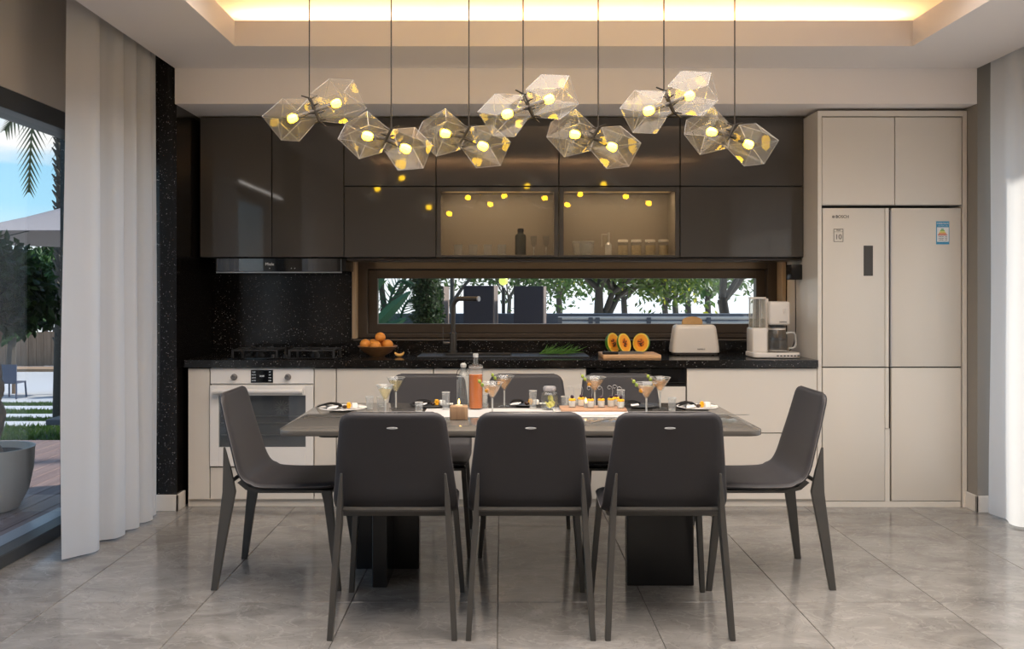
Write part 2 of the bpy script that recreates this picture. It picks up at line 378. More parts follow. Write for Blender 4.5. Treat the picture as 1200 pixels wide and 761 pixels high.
# floor strip under the cabinets is plain slab
struct(box('wall_back', M_gran, -1.95, -1.0, YB, 6.5, -.05, 2.44))
o = MB().box(-1.0, 1.92, YB, 6.5, -.05, 1.0).box(-1.0, 1.92, YB, 6.5, 1.535, 2.44).box(1.92, 3.4, YB, 6.5, -.05, 2.44).end('wall_back', M_gran); struct(o)
struct(box('ceiling', M_ceil, -2.65, 3.45, -2.7, 6.5, 2.93, 3.12))
c = MB()
c.box(-1.95, -1.448, .10, 5.45, 2.656, 2.795); c.box(2.24, 2.85, .10, 5.45, 2.656, 2.795)
c.box(-1.448, 2.24, 4.957, 5.45, 2.656, 2.795); c.box(-1.448, 2.24, .10, .6, 2.656, 2.795)
c.box(-1.95, -1.90, .10, 5.45, 2.795, 2.93); c.box(2.80, 2.85, .10, 5.45, 2.795, 2.93); c.box(-1.95, 2.85, -2.5, .10, 2.656, 2.93)
struct(c.end('ceiling', M_ceil, smooth=0))
struct(box('trim_1', mat('bulkhead_lit_paint', (.90, .85, .83), .8), -1.95, 2.847, 5.45, 6.17, 2.443, 2.93))['label'] = 'pale bulkhead above the kitchen cabinets'  # lighter than the ceiling paint: the light it catches is put into the colour
struct(box('wall_left', M_beigew, -2.65, XL, -2.5, 5.48, 2.297, 2.93))
struct(box('wall_left', M_beigew, -2.65, XL, -2.5, 1.5, -.05, 2.297))
struct(box('wall_left', M_gran, -2.65, -1.95, 5.48, 6.5, -.05, 2.93))['label'] = 'black speckled granite wall beside the curtain'
struct(MB().box(-2.37, -1.937, 5.467, 5.48, 0, .098, .002, 1).box(-1.95, -1.937, 5.467, 5.60, 0, .098, .002, 1).end('baseboard_left', M_base))
struct(box('wall_right', M_taupe, 2.85, 3.45, 5.45, 6.5, -.05, 2.93))['label'] = 'grey taupe wall beside the refrigerator housing'
struct(MB().box(2.837, 3.2, 5.437, 5.45, 0, .098, .002, 1).box(2.837, 2.85, 5.437, 5.60, 0, .098, .002, 1).end('baseboard_right', M_base))
struct(box('wall_right', M_beigew, XR, 3.45, -2.5, 5.45, 2.35, 2.93)); struct(box('wall_right', M_beigew, XR, 3.45, -2.5, .3, -.05, 2.35))
struct(box('wall_front', M_beigew, -2.65, 3.45, -2.7, -2.5, -.05, 2.93))

# sliding glass door on the left
dr = thing('door_1', 'glazed sliding door with dark grey frame opening onto the deck', None); dr['kind'] = 'structure'
f = MB()
f.box(-2.47, -2.372, 1.5, 5.48, 0, .065, .004, 1); f.box(-2.54, -2.372, 1.5, 5.48, 2.20, 2.297, .004, 1)
f.box(-2.50, -2.40, 1.5, 1.57, .065, 2.20); f.box(-2.50, -2.40, 3.38, 3.45, .065, 2.20); f.box(-2.50, -2.40, 5.41, 5.48, .065, 2.20)
f.end('door_frame', M_door, dr); box('pane', M_pane, -2.452, -2.446, 1.57, 3.38, .06, 2.21, dr); box('pane', M_pane, -2.452, -2.446, 3.45, 5.41, .06, 2.21, dr)
box('door_sill', mat('stone_sill', (.33, .34, .36), .3), -2.66, -2.47, 1.5, 5.48, -.05, .02, dr)
# right hand window behind the curtain
dr = thing('window_2', 'tall glazed window behind the right hand curtain', None); dr['kind'] = 'structure'
f = MB(); f.box(3.24, 3.32, .3, 5.45, 0, .07); f.box(3.24, 3.32, .3, 5.45, 2.28, 2.35)
for y in (.3, 2.0, 3.7, 5.38): f.box(3.24, 3.32, y, y+.07, .07, 2.28)
f.end('window_frame', M_door, dr)
for y in (.37, 2.07, 3.77): box('pane', M_pane, 3.277, 3.283, y, y+1.62, .07, 2.28, dr)

# long low window over the worktop
wd = thing('window_1', 'long low kitchen window in a dark bronze frame', None, ); wd['kind'] = 'structure'
def frame(m, x0, x1, z0, z1, wl, wr, wt, wb, y0, y1):
    m.box(x0, x0+wl, y0, y1, z0, z1, .002, 1); m.box(x1-wr, x1, y0, y1, z0, z1, .002, 1)
    m.box(x0+wl, x1-wr, y0, y1, z1-wt, z1, .002, 1); m.box(x0+wl, x1-wr, y0, y1, z0, z0+wb, .002, 1)
f = MB(); frame(f, -.985, 1.905, 1.0, 1.535, .065, .07, .062, .028, 6.27, 6.45); f.end('window_frame', M_frame, wd)
f = MB(); frame(f, -.92, 1.835, 1.030, 1.472, .062, .062, .062, .064, 6.33, 6.40); f.end('window_sash', M_frame, wd)
f = MB(); frame(f, -.920, 1.835, 1.0285, 1.4735, .004, .004, .004, .006, 6.325, 6.329); f.end('sash_gasket', M_darkin, wd)
box('pane', M_pane, -.86, 1.775, 6.362, 6.368, 1.09, 1.414, wd)
box('window_sill', mat('sill_stone', (.085, .075, .068), .25), -1.0, 1.92, 6.16, 6.30, .985, 1.0, wd, .003, 1)
struct(MB().box(-1.006, -.983, 6.155, 6.30, 1.0, 1.53, .002, 1).end('trim_2', M_gold)); struct(MB().box(1.90, 1.926, 6.155, 6.30, 1.0, 1.53, .002, 1).end('trim_3', M_gold))

# ------------------------------------------------------------------ curtains
def curtain(name, label, path, ztop, zbot, group, k=8):
    pts = catmull([Vector((x, y, 0)) for x, y in path], k); n = len(pts)
    mid = sum((p.x for p in pts))/n
    m = MB()
    def f(u, v):
        p = pts[min(n-1, int(round(u*(n-1))))]; z = zbot+(ztop-zbot)*v
        amp = 1-.35*v**1.5; wob = .012*math.sin(7*v+p.y*9)*(1-v)
        return Vector((mid+(p.x-mid)*amp+wob*.5, p.y+.010*math.sin(v*5+p.y*25)*(1-v)*v*2, z))
    m.grid(f, n, 26)
    t = thing(name, label, 'curtain', group=group)
    m.end('curtain_cloth', M_sheer, t, smooth=70)
    r = MB(); ys = [p.y for p in pts]; r.box(mid-.02, mid+.02, min(ys)-.02, max(ys)+.02, ztop, ztop+.025)
    r.end('curtain_track', M_white, t)
    return t
pl = [(-2.145, 4.44), (-2.09, 4.51), (-2.035, 4.58), (-2.05, 4.66), (-2.145, 4.75), (-2.10, 4.79), (-2.035, 4.83), (-2.03, 4.92), (-2.11, 4.965), (-2.06, 4.99), (-2.015, 5.04), (-2.03, 5.09), (-2.10, 5.12), (-2.02, 5.16), (-2.00, 5.24), (-2.07, 5.28), (-2.02, 5.32), (-2.03, 5.38), (-2.08, 5.42)]
curtain('curtain', 'off white floor length sheer curtain beside the glass sliding door and black granite', pl, 2.895, .012, None)
pr = [(2.93, 5.40), (2.885, 5.38), (2.89, 5.30), (2.90, 5.24), (2.885, 5.19), (2.86, 5.13), (2.87, 5.07), (2.95, 5.02), (2.93, 4.97), (2.86, 4.93)]
y = 4.86
while y > .2:
    pr += [(2.87+random.uniform(-.01, .01), y), (2.96, y-.06), (2.94, y-.10), (2.86, y-.15)]; y -= .21+random.uniform(-.02, .02)
curtain('curtain', 'off white sheer curtain beside the refrigerator housing, glowing with daylight', pr, 2.895, .012, None, 5)
pl2 = []; y = 1.95
while y > .3:
    pl2 += [(-2.05, y), (-2.14, y-.06), (-2.12, y-.10), (-2.03, y-.15)]; y -= .21
curtain('curtain', 'off white sheer curtain at the near end of the sliding door', pl2, 2.895, .012, None, 4)
lb = tag(MB().box(-2.372, -2.35, 1.83, 3.4, 2.31, 2.318).end('light_bar', mat('light_bar_glow', (1, 1, 1), .5, emis=(1, .95, .9), es=7)), 'slim light bar above the sliding door', 'lamp')

# cove tape as a thing
m = MB(); m.box(-1.5, 2.3, 5.30, 5.36, 2.797, 2.803); m.box(-1.5, 2.3, .32, .38, 2.797, 2.803); m.box(-1.73, -1.67, .5, 5.1, 2.797, 2.803); m.box(2.47, 2.53, .5, 5.1, 2.797, 2.803)
tag(m.end('light_tape', mat('light_tape_glow', (1, .8, .5), .5, emis=(1, .6, .25), es=2)), 'warm light tape lying hidden in the ceiling cove', 'lamp')

# ------------------------------------------------------------------ kitchen, base run
YF = 5.57                                     # door faces
def bx(p): return PX(p, YF)
def bz(p): return PZ(p, YF)
def door(name, m, p0, p1, q0, q1, Y, parent, g=.003, th=.02, fx=None):
    """flat front between pixel columns p0..p1 and rows q0 (top)..q1 on plane Y"""
    return MB().box(PX(p0, Y)+g, PX(p1, Y)-g, Y, Y+th, PZ(q1, Y)+g, PZ(q0, Y)-g, .0015, 1).end(name, m, parent)
def base_unit(name, label, cat, p0, p1, fronts, group='beige base units under the worktop', mm=M_beige):
    t = thing(name, label, cat, (0, 0, 0), 0, group)
    if p0 == 508:      # hollow, to hold the sink bowl
        MB().box(bx(p0)+.001, bx(p0)+.018, YF+.022, 6.15, .062, .853).box(bx(p1)-.018, bx(p1)-.001, YF+.022, 6.15, .062, .853).box(bx(p0)+.018, bx(p1)-.018, YF+.022, 6.15, .062, .08).box(bx(p0)+.018, bx(p1)-.018, 6.13, 6.15, .08, .853).end('cabinet_body', M_gap, t)
    else: box('cabinet_body', M_gap, bx(p0)+.001, bx(p1)-.001, YF+.022, 6.15, .062, .853, t)
    for (nm, q0, q1) in fronts: door(nm, mm, p0, p1, q0, q1, YF, t)
    return t
base_unit('base_cabinet', 'narrow beige gloss base unit at the far left, beside the oven', 'cabinet', 220, 246, [('door', 431.5, 586)])
base_unit('base_cabinet', 'slim beige gloss filler unit to the right of the oven', 'cabinet', 368, 394, [('door', 431.5, 586)])
base_unit('base_cabinet', 'beige gloss base unit behind the left end of the dining table', 'cabinet', 394, 508, [('drawer', 431.5, 508), ('drawer', 508, 586)])
base_unit('base_cabinet', 'beige gloss base unit below the sink, behind the table centre', 'cabinet', 508, 687, [('door', 431.5, 586)])
base_unit('base_cabinet', 'wide beige gloss drawer unit below the toaster, next to the refrigerator', 'cabinet', 804.5, 958, [('drawer', 431.5, 508), ('drawer', 508, 586)])
t = base_unit('oven_cabinet', 'beige base unit with a drawer below the white oven', 'cabinet', 246, 368, [('drawer', 547.5, 586)])
bpy.data.objects.remove([q for q in t.children if q.name.startswith('cabinet_body')][0])
box('cabinet_body', M_gap, bx(246)+.001, bx(368)-.001, YF+.022, 6.15, .062, PZ(549, YF), t)
tag(box('plinth', M_beige, bx(219), bx(958), 5.592, 5.61, 0, .061, None, .002, 1), 'long beige plinth under the base units', 'plinth')
# dishwasher
t = thing('dishwasher', 'built-in dishwasher with a black control panel, behind the table', 'dishwasher')
box('appliance_body', M_gap, bx(687)+.002, bx(804)-.002, YF+.025, 6.14, .062, .852, t)
door('control_panel', M_blkgl, 687, 804, 431.5, 449, YF, t); door('recess_handle', M_blk, 687, 804, 449, 453, YF+.012, t, .003); door('front_panel', M_beige, 687, 804, 453, 586, YF, t)
# oven
t = thing('oven', 'white built-in oven with two grey knobs and a black display', 'oven')
box('oven_body', M_white, bx(246)+.003, bx(368)-.003, YF+.02, 6.1, PZ(546, YF), .853, t)
cp = door('control_panel', M_white, 246, 368, 431.5, 450.5, YF, t)
for kx in (274.5, 337.5):
    k = MB().lathe([(.0195, 0), (.0195, .004), (.0165, .006), (.0155, .026), (.013, .028)], (0, 0, 0), 28, rot=Matrix.Rotation(PI/2, 3, 'X')).end('knob', mat('knob_grey', (.20, .19, .19), .35, metal=.3), t, loc=(PX(kx, YF), YF, PZ(442, YF)))
    MB().box(-.0012, .0012, -.0295, -.0275, .002, .014).end('knob_mark', M_blk, k)
ds = MB().box(bx(294), bx(320), YF-.003, YF+.001, bz(448.8), bz(433.8), .001, 1).end('display', M_blkgl, t)
for zz in (436.2, 439.5, 443, 446.3):
    text('12:00' if zz == 436.2 else 'AUTO', .0095, mat('display_text', (.5, .5, .5), .5, emis=(.7, .75, .8), es=.35), ds, (bx(297.5), YF-.004, bz(zz)))
    text('SET' if zz < 440 else 'MIN', .0095, MATS['display_text'], ds, (bx(316.5), YF-.004, bz(zz)))
text('20:08', .013, MATS['display_text'], ds, (bx(307), YF-.004, bz(441)))
d = MB(); x0, x1, z0, z1 = bx(246)+.003, bx(368)-.003, bz(546.5), bz(451.5); a0, a1, b0, b1 = bx(257), bx(358.5), bz(524), bz(463.5)
d.box(x0, a0, YF-.012, YF+.012, z0, z1, .002, 1); d.box(a1, x1, YF-.012, YF+.012, z0, z1, .002, 1); d.box(a0, a1, YF-.012, YF+.012, b1, z1, .002, 1); d.box(a0, a1, YF-.012, YF+.012, z0, b0, .002, 1)
d = d.end('oven_door', M_white, t)
box('door_glass', thin_glass('oven_glass', (.80, .82, .84), haze=.04, refl=1.6), a0, a1, YF-.010, YF-.006, b0, b1, d)
box('oven_cavity', mat('oven_enamel', (.16, .165, .17), .4), a0, a1, YF+.012, YF+.019, b0, b1, t)
for zz in (488, 496, 510):
    MB().tube([(a0+.01, YF+.004, bz(zz)), (a1-.01, YF+.004, bz(zz))], .0022, 6).end('oven_rack', M_steel, t)
fan = MB()
for i in range(14):
    a = 2*PI*i/14; fan.tube([(bx(330)+.012*math.cos(a), YF+.008, bz(478)+.012*math.sin(a)), (bx(330)+.045*math.cos(a), YF+.008, bz(478)+.045*math.sin(a))], .0016, 5)
fan.end('fan_grille', M_steel, t)
h = MB().tube([(bx(252), YF-.05, bz(458.2)), (bx(357), YF-.05, bz(458.2))], .0185, 16, flat=.8)
h.box(bx(254), bx(262), YF-.045, YF-.01, bz(460), bz(456.5)); h.box(bx(347), bx(355), YF-.045, YF-.01, bz(460), bz(456.5)); h.end('handle', M_white, d)
# worktop
wt = MB(); wt.box(-1.93, -.3705, 5.55, 6.168, .8565, .9015).box(.0695, 1.933, 5.55, 6.168, .8565, .9015).box(-.3705, .0695, 5.55, 5.7895, .8565, .9015).box(-.3705, .0695, 6.0405, 6.168, .8565, .9015)
tag(wt.end('worktop', M_gran), 'black speckled granite worktop running the length of the kitchen', 'worktop')
ZW = .9015
# hob
t = thing('gas_hob', 'black glass gas hob with cast iron pan supports, left on the worktop', 'hob', (-1.37, 5.86, ZW))
MB().poly(rrect(-.37, .37, -.235, .235, .02), .0005, .008, 'z', .002, 1).end('hob_glass', M_blkgl, t)
for i, (cx, cy) in enumerate(((-.19, .03), (.17, .03))):
    b = MB().lathe([(.055, .008), (.055, .018), (.042, .02), (.042, .028), (.03, .032), (0, .032)], (cx, cy, 0), 24).end('burner', M_blk, t)
    MB().lathe([(.020, .032), (.020, .037), (.014, .04), (0, .04)], (cx, cy, 0), 18).end('burner_cap', M_silver if i else M_blk, b)
    g = MB()
    for s in (-1, 1):
        g.box(cx-.14, cx+.14, cy+s*.115-.005, cy+s*.115+.005, .040, .050); g.box(cx+s*.14-.005, cx+s*.14+.005, cy-.12, cy+.12, .040, .050)
        for s2 in (-1, 1): g.box(cx+s*.14-.006, cx+s*.14+.006, cy+s2*.115-.006, cy+s2*.115+.006, .008, .05)
        g.box(cx+s*.06-.004, cx+s*.06+.004, cy-.115, cy-.05, .046, .056); g.box(cx+s*.06-.004, cx+s*.06+.004, cy+.05, cy+.115, .046, .056)
        g.box(cx+s*.05-.0, cx+s*.05+.09*s if s > 0 else cx-.05, cy-.004, cy+.004, .046, .056) if s > 0 else g.box(cx-.14, cx-.05, cy-.004, cy+.004, .046, .056)
    g.end('pan_support', mat('cast_iron', (.03, .03, .032), .45), t)
for cx in (-.05, .03):
    MB().lathe([(.018, .008), (.018, .012), (.015, .026), (0, .027)], (cx, -.19, 0), 18).end('knob', M_blk, t)
# range hood
t = thing('range_hood', 'slim black glass range hood under the tall wall cabinets', 'hood')
box('hood_body', M_blk, PX(252, 5.85), PX(405, 5.85), 5.86, 6.165, 1.452, 1.53, t)
fp = box('glass_front', mat('hood_mirror_glass', (.010, .010, .011), .02, spec=1, coat=1), PX(253.5, 5.83), PX(400, 5.83), 5.83, 5.856, 1.447, 1.532, t, .002, 1)
box('chrome_lip', M_steel, PX(253.5, 5.83), PX(400, 5.83), 5.826, 5.86, 1.438, 1.446, t, .001, 1)
text('Miele', .026, mat('white_print', (.8, .8, .8), .5), fp, (PX(316, 5.83), 5.829, PZ(309.8, 5.83)))
for px in (316, 341.5, 345.5): MB().lathe([(.003, 0), (0, .002)], (0, 0, 0), 8, rot=Matrix.Rotation(PI/2, 3, 'X')).end('touch_key', MATS['white_print'], fp, loc=(PX(px, 5.83), 5.829, PZ(314.6, 5.83)))

# ------------------------------------------------------------------ kitchen, wall run
YU = 5.82
def wall_unit(name, label, p0, p1, q0, q1, n=1, group='dark gloss wall cabinets'):
    t = thing(name, label, 'cabinet', group=group)
    box('cabinet_body', M_darkin, PX(p0, YU)+.001, PX(p1, YU)-.001, YU+.022, 6.165, PZ(q1, YU)+.002, PZ(q0, YU)-.002, t)
    for i in range(n): door('door', M_dark, p0+(p1-p0)*i/n, p0+(p1-p0)*(i+1)/n, q0, q1, YU, t, .0032)
    return t
wall_unit('wall_cabinet', 'tall dark gloss wall cabinet with two doors over the hob', 234, 403, 137, 302, 2)
names = ['first upper dark lift-up cabinet, right of the tall pair', 'upper dark lift-up cabinet above the left glass cabinet', 'upper dark lift-up cabinet above the right glass cabinet', 'last upper dark lift-up cabinet, nearest the refrigerator housing']
cols = [403, 511, 655, 797, 942]
for i in range(4): wall_unit('wall_cabinet', names[i], cols[i], cols[i+1], 137, 218.5)
wall_unit('wall_cabinet', 'lower dark gloss wall cabinet between the tall pair and the glass cabinets', 403, 511, 218.5, 302)
wall_unit('wall_cabinet', 'lower dark gloss wall cabinet beside the refrigerator housing', 797, 942, 218.5, 302)
tag(box('light_pelmet', M_frame, PX(406, 5.85), PX(940, 5.85), 5.86, 6.165, PZ(302, YU)-.018, PZ(302, YU)-.001, None, .002, 1), 'bronze pelmet board under the wall cabinets above the window', 'pelmet')
M_inner = mat('cabinet_interior', (.30, .26, .215), .5)
def glass_unit(label, p0, p1):
    t = thing('glass_cabinet', label, 'cabinet', group='lit glass wall cabinets')
    x0, x1 = PX(p0, YU)+.001, PX(p1, YU)-.001; z0, z1 = PZ(302, YU)+.002, PZ(218.5, YU)-.002
    m = MB(); m.box(x0, x0+.018, YU+.022, 6.165, z0, z1); m.box(x1-.018, x1, YU+.022, 6.165, z0, z1); m.box(x0+.018, x1-.018, YU+.022, 6.165, z0, z0+.016); m.box(x0+.018, x1-.018, YU+.022, 6.165, z1-.016, z1); m.box(x0+.018, x1-.018, 6.145, 6.165, z0+.016, z1-.016)
    m.end('cabinet_body', M_inner, t)
    d = MB(); frame(d, x0+.003, x1-.003, z0+.001, z1-.001, .026, .026, .030, .012, YU, YU+.02); d = d.end('door_frame', M_dark, t)
    box('door_glass', M_smoke, x0+.029, x1-.029, YU+.008, YU+.012, z0+.013, z1-.031, d)
    box('light_strip', mat('cabinet_led', (1, .8, .5), .5, emis=(1, .62, .25), es=1.0), x0+.05, x1-.05, 5.93, 5.94, z1-.022, z1-.0165, t)
    lamp('cabinet_lamp', 'AREA', ((x0+x1)/2, 5.92, z1-.03), 1.5, (1, .78, .52), x1-x0-.1, .02, (0, .25, -1))
    return t
glass_unit('lit smoked-glass wall cabinet holding small glasses and a dark bottle', 511, 655)
glass_unit('lit smoked-glass wall cabinet holding the storage jars', 655, 797)
# strip light under the pelmet, over the window
lamp('pelmet_lamp', 'AREA', (.46, 6.05, 1.512), 2.0, (1, .62, .28), 2.7, .03, (0, .35, -1))

# ------------------------------------------------------------------ refrigerator and its housing
t = thing('tall_housing', 'beige gloss housing around the refrigerator with two doors on top', 'cabinet')
m = MB(); m.box(bx(958), bx(963)-.002, YF-.005, 6.165, 0, 2.425, .001, 1); m.box(bx(1128), bx(1133)-.001, YF-.005, 6.165, 0, 2.425, .001, 1)
m.box(bx(963)-.002, bx(1128), YF-.005, 6.165, PZ(136.5, YF), 2.425, .001, 1); m.box(bx(963), bx(1128), YF+.03, 6.16, PZ(240.5, YF), PZ(238, YF)); m.box(bx(963), bx(1128), 6.14, 6.16, .02, PZ(243, YF))
m.end('side_panels', M_beige, t)
door('door', M_beige, 963, 1048.5, 137, 240.5, YF, t, .0025); door('door', M_beige, 1048.5, 1127.5, 137, 240.5, YF, t, .0025)
box('cabinet_body', M_gap, bx(964), bx(1127), YF+.022, 6.13, PZ(239, YF), PZ(138, YF), t)
t = thing('refrigerator', 'four-door champagne refrigerator with a blue energy sticker', 'refrigerator')
box('refrigerator_body', M_gap, bx(964)+.004, bx(1127)-.004, YF+.032, 6.13, .03, PZ(243.5, YF), t)
box('kick_plate', M_fridge, bx(963)+.004, bx(1127)-.004, YF+.006, YF+.03, .0, bz(588.3), t)
YG = YF+.004
def fdoor(p0, p1, q0, q1): return MB().box(PX(p0, YG)+.003, PX(p1, YG)-.003, YG, YG+.026, PZ(q1, YG)+.0025, PZ(q0, YG)-.0025, .003, 2).end('door', M_fridge, t)
d1 = fdoor(963.5, 1037.5, 243.5, 430.5); d2 = fdoor(1044.5, 1127, 243.5, 430.5); d3 = fdoor(963.5, 1037.5, 431, 588); d4 = fdoor(1044.5, 1127, 431, 588)
MB().box(PX(1037.5, YG), PX(1043, YG), YG+.004, YG+.026, PZ(588, YG), PZ(502.5, YG)).end('door_edge', M_fridge, d3)
for a, b, dd in ((244, 430, d1), (431.5, 502, d3)):
    MB().box(PX(1037.2, YG), PX(1041.3, YG), YG-.004, YG+.026, PZ(b, YG), PZ(a, YG), .001, 1).end('handle_edge', mat('handle_highlight', (.74, .70, .63), .2), dd)
MB().box(PX(1044, YG), PX(1046.2, YG), YG+.005, YG+.026, PZ(430, YG), PZ(246, YG)).end('handle_recess', M_silver, d2)
text('BOSCH', .026, M_blk, d1, (PX(987, YG), YG-.0012, PZ(254.2, YG)), sx=.95)
MB().lathe([(.0075, 0), (.0075, .001), (.0055, .001), (.0055, 0)], seg=20, closed=True, rot=Matrix.Rotation(PI/2, 3, 'X')).end('emblem', M_blk, d1, loc=(PX(976.6, YG), YG-.0005, PZ(254.2, YG)))
MB().box(-.0055, .0055, -.001, 0, -.0008, .0008).box(-.0022, -.0012, -.001, 0, -.004, .004).box(.0012, .0022, -.001, 0, -.004, .004).end('emblem', M_blk, d1, loc=(PX(976.6, YG), YG-.0003, PZ(254.2, YG)))
bd = MB(); frame(bd, PX(977, YG), PX(988, YG), PZ(283.5, YG), PZ(268.5, YG), .0014, .0014, .0014, .0014, YG-.0012, YG); bd.box(PX(977, YG), PX(988, YG), YG-.0012, YG, PZ(272, YG), PZ(271.7, YG)); bd = bd.end('badge', mat('badge_print', (.12, .11, .10), .5), d1)
text('10', .044, MATS['badge_print'], bd, (PX(982.4, YG), YG-.0012, PZ(278, YG))); text('YEAR', .011, MATS['badge_print'], bd, (PX(982.4, YG), YG-.0012, PZ(270.2, YG)))
MB().box(PX(1012, YG), PX(1023, YG), YG-.0015, YG+.002, PZ(323.5, YG), PZ(288, YG), .001, 1).end('display', mat('display_panel', (.055, .047, .04), .12), d1)
e = MB().box(PX(1097, YG), PX(1112.3, YG), YG-.0015, YG, PZ(286.5, YG), PZ(259.5, YG)).end('energy_sticker', mat('sticker_blue', (.06, .33, .56), .4), d2)
MB().box(PX(1098, YG), PX(1111.6, YG), YG-.0022, YG-.0014, PZ(283.5, YG), PZ(266.5, YG)).end('sticker_field', mat('sticker_white', (.80, .82, .84), .4), e)
cc = [(.02, .35, .12), (.25, .5, .05), (.75, .65, .05), (.8, .3, .02), (.6, .08, .02)]
for i, c_ in enumerate(cc):
    zz = 268.3+i*1.6; wdt = 2.5+1.5*i
    MB().poly([(PX(1104-wdt*.6, YG), PZ(zz+1.2, YG)), (PX(1104+wdt*.55, YG), PZ(zz+1.2, YG)), (PX(1104+wdt*.75, YG), PZ(zz+.6, YG)), (PX(1104+wdt*.55, YG), PZ(zz, YG)), (PX(1104-wdt*.6, YG), PZ(zz, YG))], YG-.0030, YG-.0021, 'y').end('sticker_bar', mat('sticker_bar_%s' % 'abcde'[i], c_, .4), e)
text('中国能效标识', .0125, MATS['sticker_white'], e, (PX(1104.7, YG), YG-.002, PZ(262.2, YG))); text('CHINA ENERGY LABEL', .0062, MATS['sticker_white'], e, (PX(1104.7, YG), YG-.002, PZ(264.9, YG)))
for k in range(3): text('kWh/24h   0.99', .0085, M_blk, e, (PX(1104.7, YG), YG-.0024, PZ(277.5+k*2, YG)))

# ------------------------------------------------------------------ dining table
TX, TY = .081, 4.205; TZ = .7497
t = thing('dining_table', 'long dark glass-topped dining table on two black pedestals', 'table', (TX, TY, 0))
MB().poly(rrect(-1.005, 1.005, -.465, .465, .07, 8), TZ-.024, TZ, 'z', .004, 2).end('tabletop', M_table, t)
MB().poly(rrect(-.86, .86, -.33, .33, .03), TZ-.05, TZ-.025, 'z').end('under_frame', M_ped, t)
for s in (-1, 1):
    a = .635; m = MB()
    cx = a if s > 0 else -.62
    if s > 0: m.box(.485, .785, -.118, -.05, 0, TZ-.05, .003, 1); m.box(.60, .67, -.05, .20, 0, TZ-.05, .003, 1)
    else: m.box(-.77, -.47, .13, .198, 0, TZ-.05, .003, 1); m.box(-.655, -.588, -.142, .13, 0, TZ-.05, .003, 1)
    m.end('pedestal', M_ped, t)

# ------------------------------------------------------------------ chairs
PROF = catmull([Vector(p) for p in ((-.280, .860, 0), (-.247, .730, 0), (-.213, .61, 0), (-.188, .525, 0), (-.155, .475, 0), (-.10, .455, 0), (-.03, .450, 0), (.10, .450, 0), (.245, .455, 0))], 8)
CUM = [0]
for a, b in zip(PROF, PROF[1:]): CUM.append(CUM[-1]+(b-a).length)
LT = CUM[-1]
def prof(s):
    s = max(0, min(LT, s))
    for i in range(len(CUM)-1):
        if s <= CUM[i+1]+1e-9:
            k = (s-CUM[i])/(CUM[i+1]-CUM[i]); p = PROF[i].lerp(PROF[i+1], k); d = (PROF[i+1]-PROF[i]).normalized(); return p, Vector((-d.y, d.x, 0))
def halfw(s):
    k = s/LT; wv = .198+(.241-.198)*min(1, s/.36)
    if s > .5: wv -= .012*(s-.5)/(LT-.5)
    r = .045
    for q in (s, LT-s):
        if q < r: wv -= r-math.sqrt(max(0, r*r-(r-q)**2))
    return wv
def shell(s0, s1, cap0, cap1, n, name, parent):
    th = .015; m = MB(); nu = 17
    us = [math.sin((i/(nu-1)-.5)*PI) for i in range(nu)]
    rows = []
    for side in (1, -1):
        R = []
        for j in range(n+1):
            s = s0+(s1-s0)*j/n
            if cap0: s = s0+(s1-s0)*(j/n)**1.35
            if cap1: s = s1-(s1-s0)*((n-j)/n)**1.35
            p, nn = prof(s); hw = halfw(s); row = []
            for u in us:
                q = 1
                if s < .02: q *= math.sqrt(max(0, 1-(1-s/.02)**2))
                if LT-s < .02: q *= math.sqrt(max(0, 1-(1-(LT-s)/.02)**2))
                h = th*math.sqrt(max(0, 1-abs(u)**14))*q
                dish = .010*(u*u)*(1 if s < .45 else .35)      # slightly hollow across
                c = p+nn*(side*h+dish)
                row.append(m.bm.verts.new((u*hw, c.x, c.y)))
            R.append(row)
        rows.append(R)
    for R, fl in ((rows[0], 0), (rows[1], 1)):
        for j in range(n):
            for i in range(nu-1):
                q = (R[j][i], R[j][i+1], R[j+1][i+1], R[j+1][i]); m.bm.faces.new(q[::-1] if fl else q)
    for j, on in ((0, not cap0), (n, not cap1)):
        if on: m.bm.faces.new([v for v in rows[0][j]]+[v for v in rows[1][j][::-1]])
    bmesh.ops.remove_doubles(m.bm, verts=m.bm.verts, dist=.0003); bmesh.ops.recalc_face_normals(m.bm, faces=m.bm.faces)
    return m.end(name, M_leather, parent, smooth=50)
def edge_pts(s0, s1, n):
    L, R = [], []
    for j in range(n+1):
        s = s0+(s1-s0)*j/n; p, nn = prof(s); hw = halfw(s); c = p+nn*(.010*(1 if s < .45 else .35))
        L.append(Vector((-hw, c.x, c.y))); R.append(Vector((hw, c.x, c.y)))
    return L, R
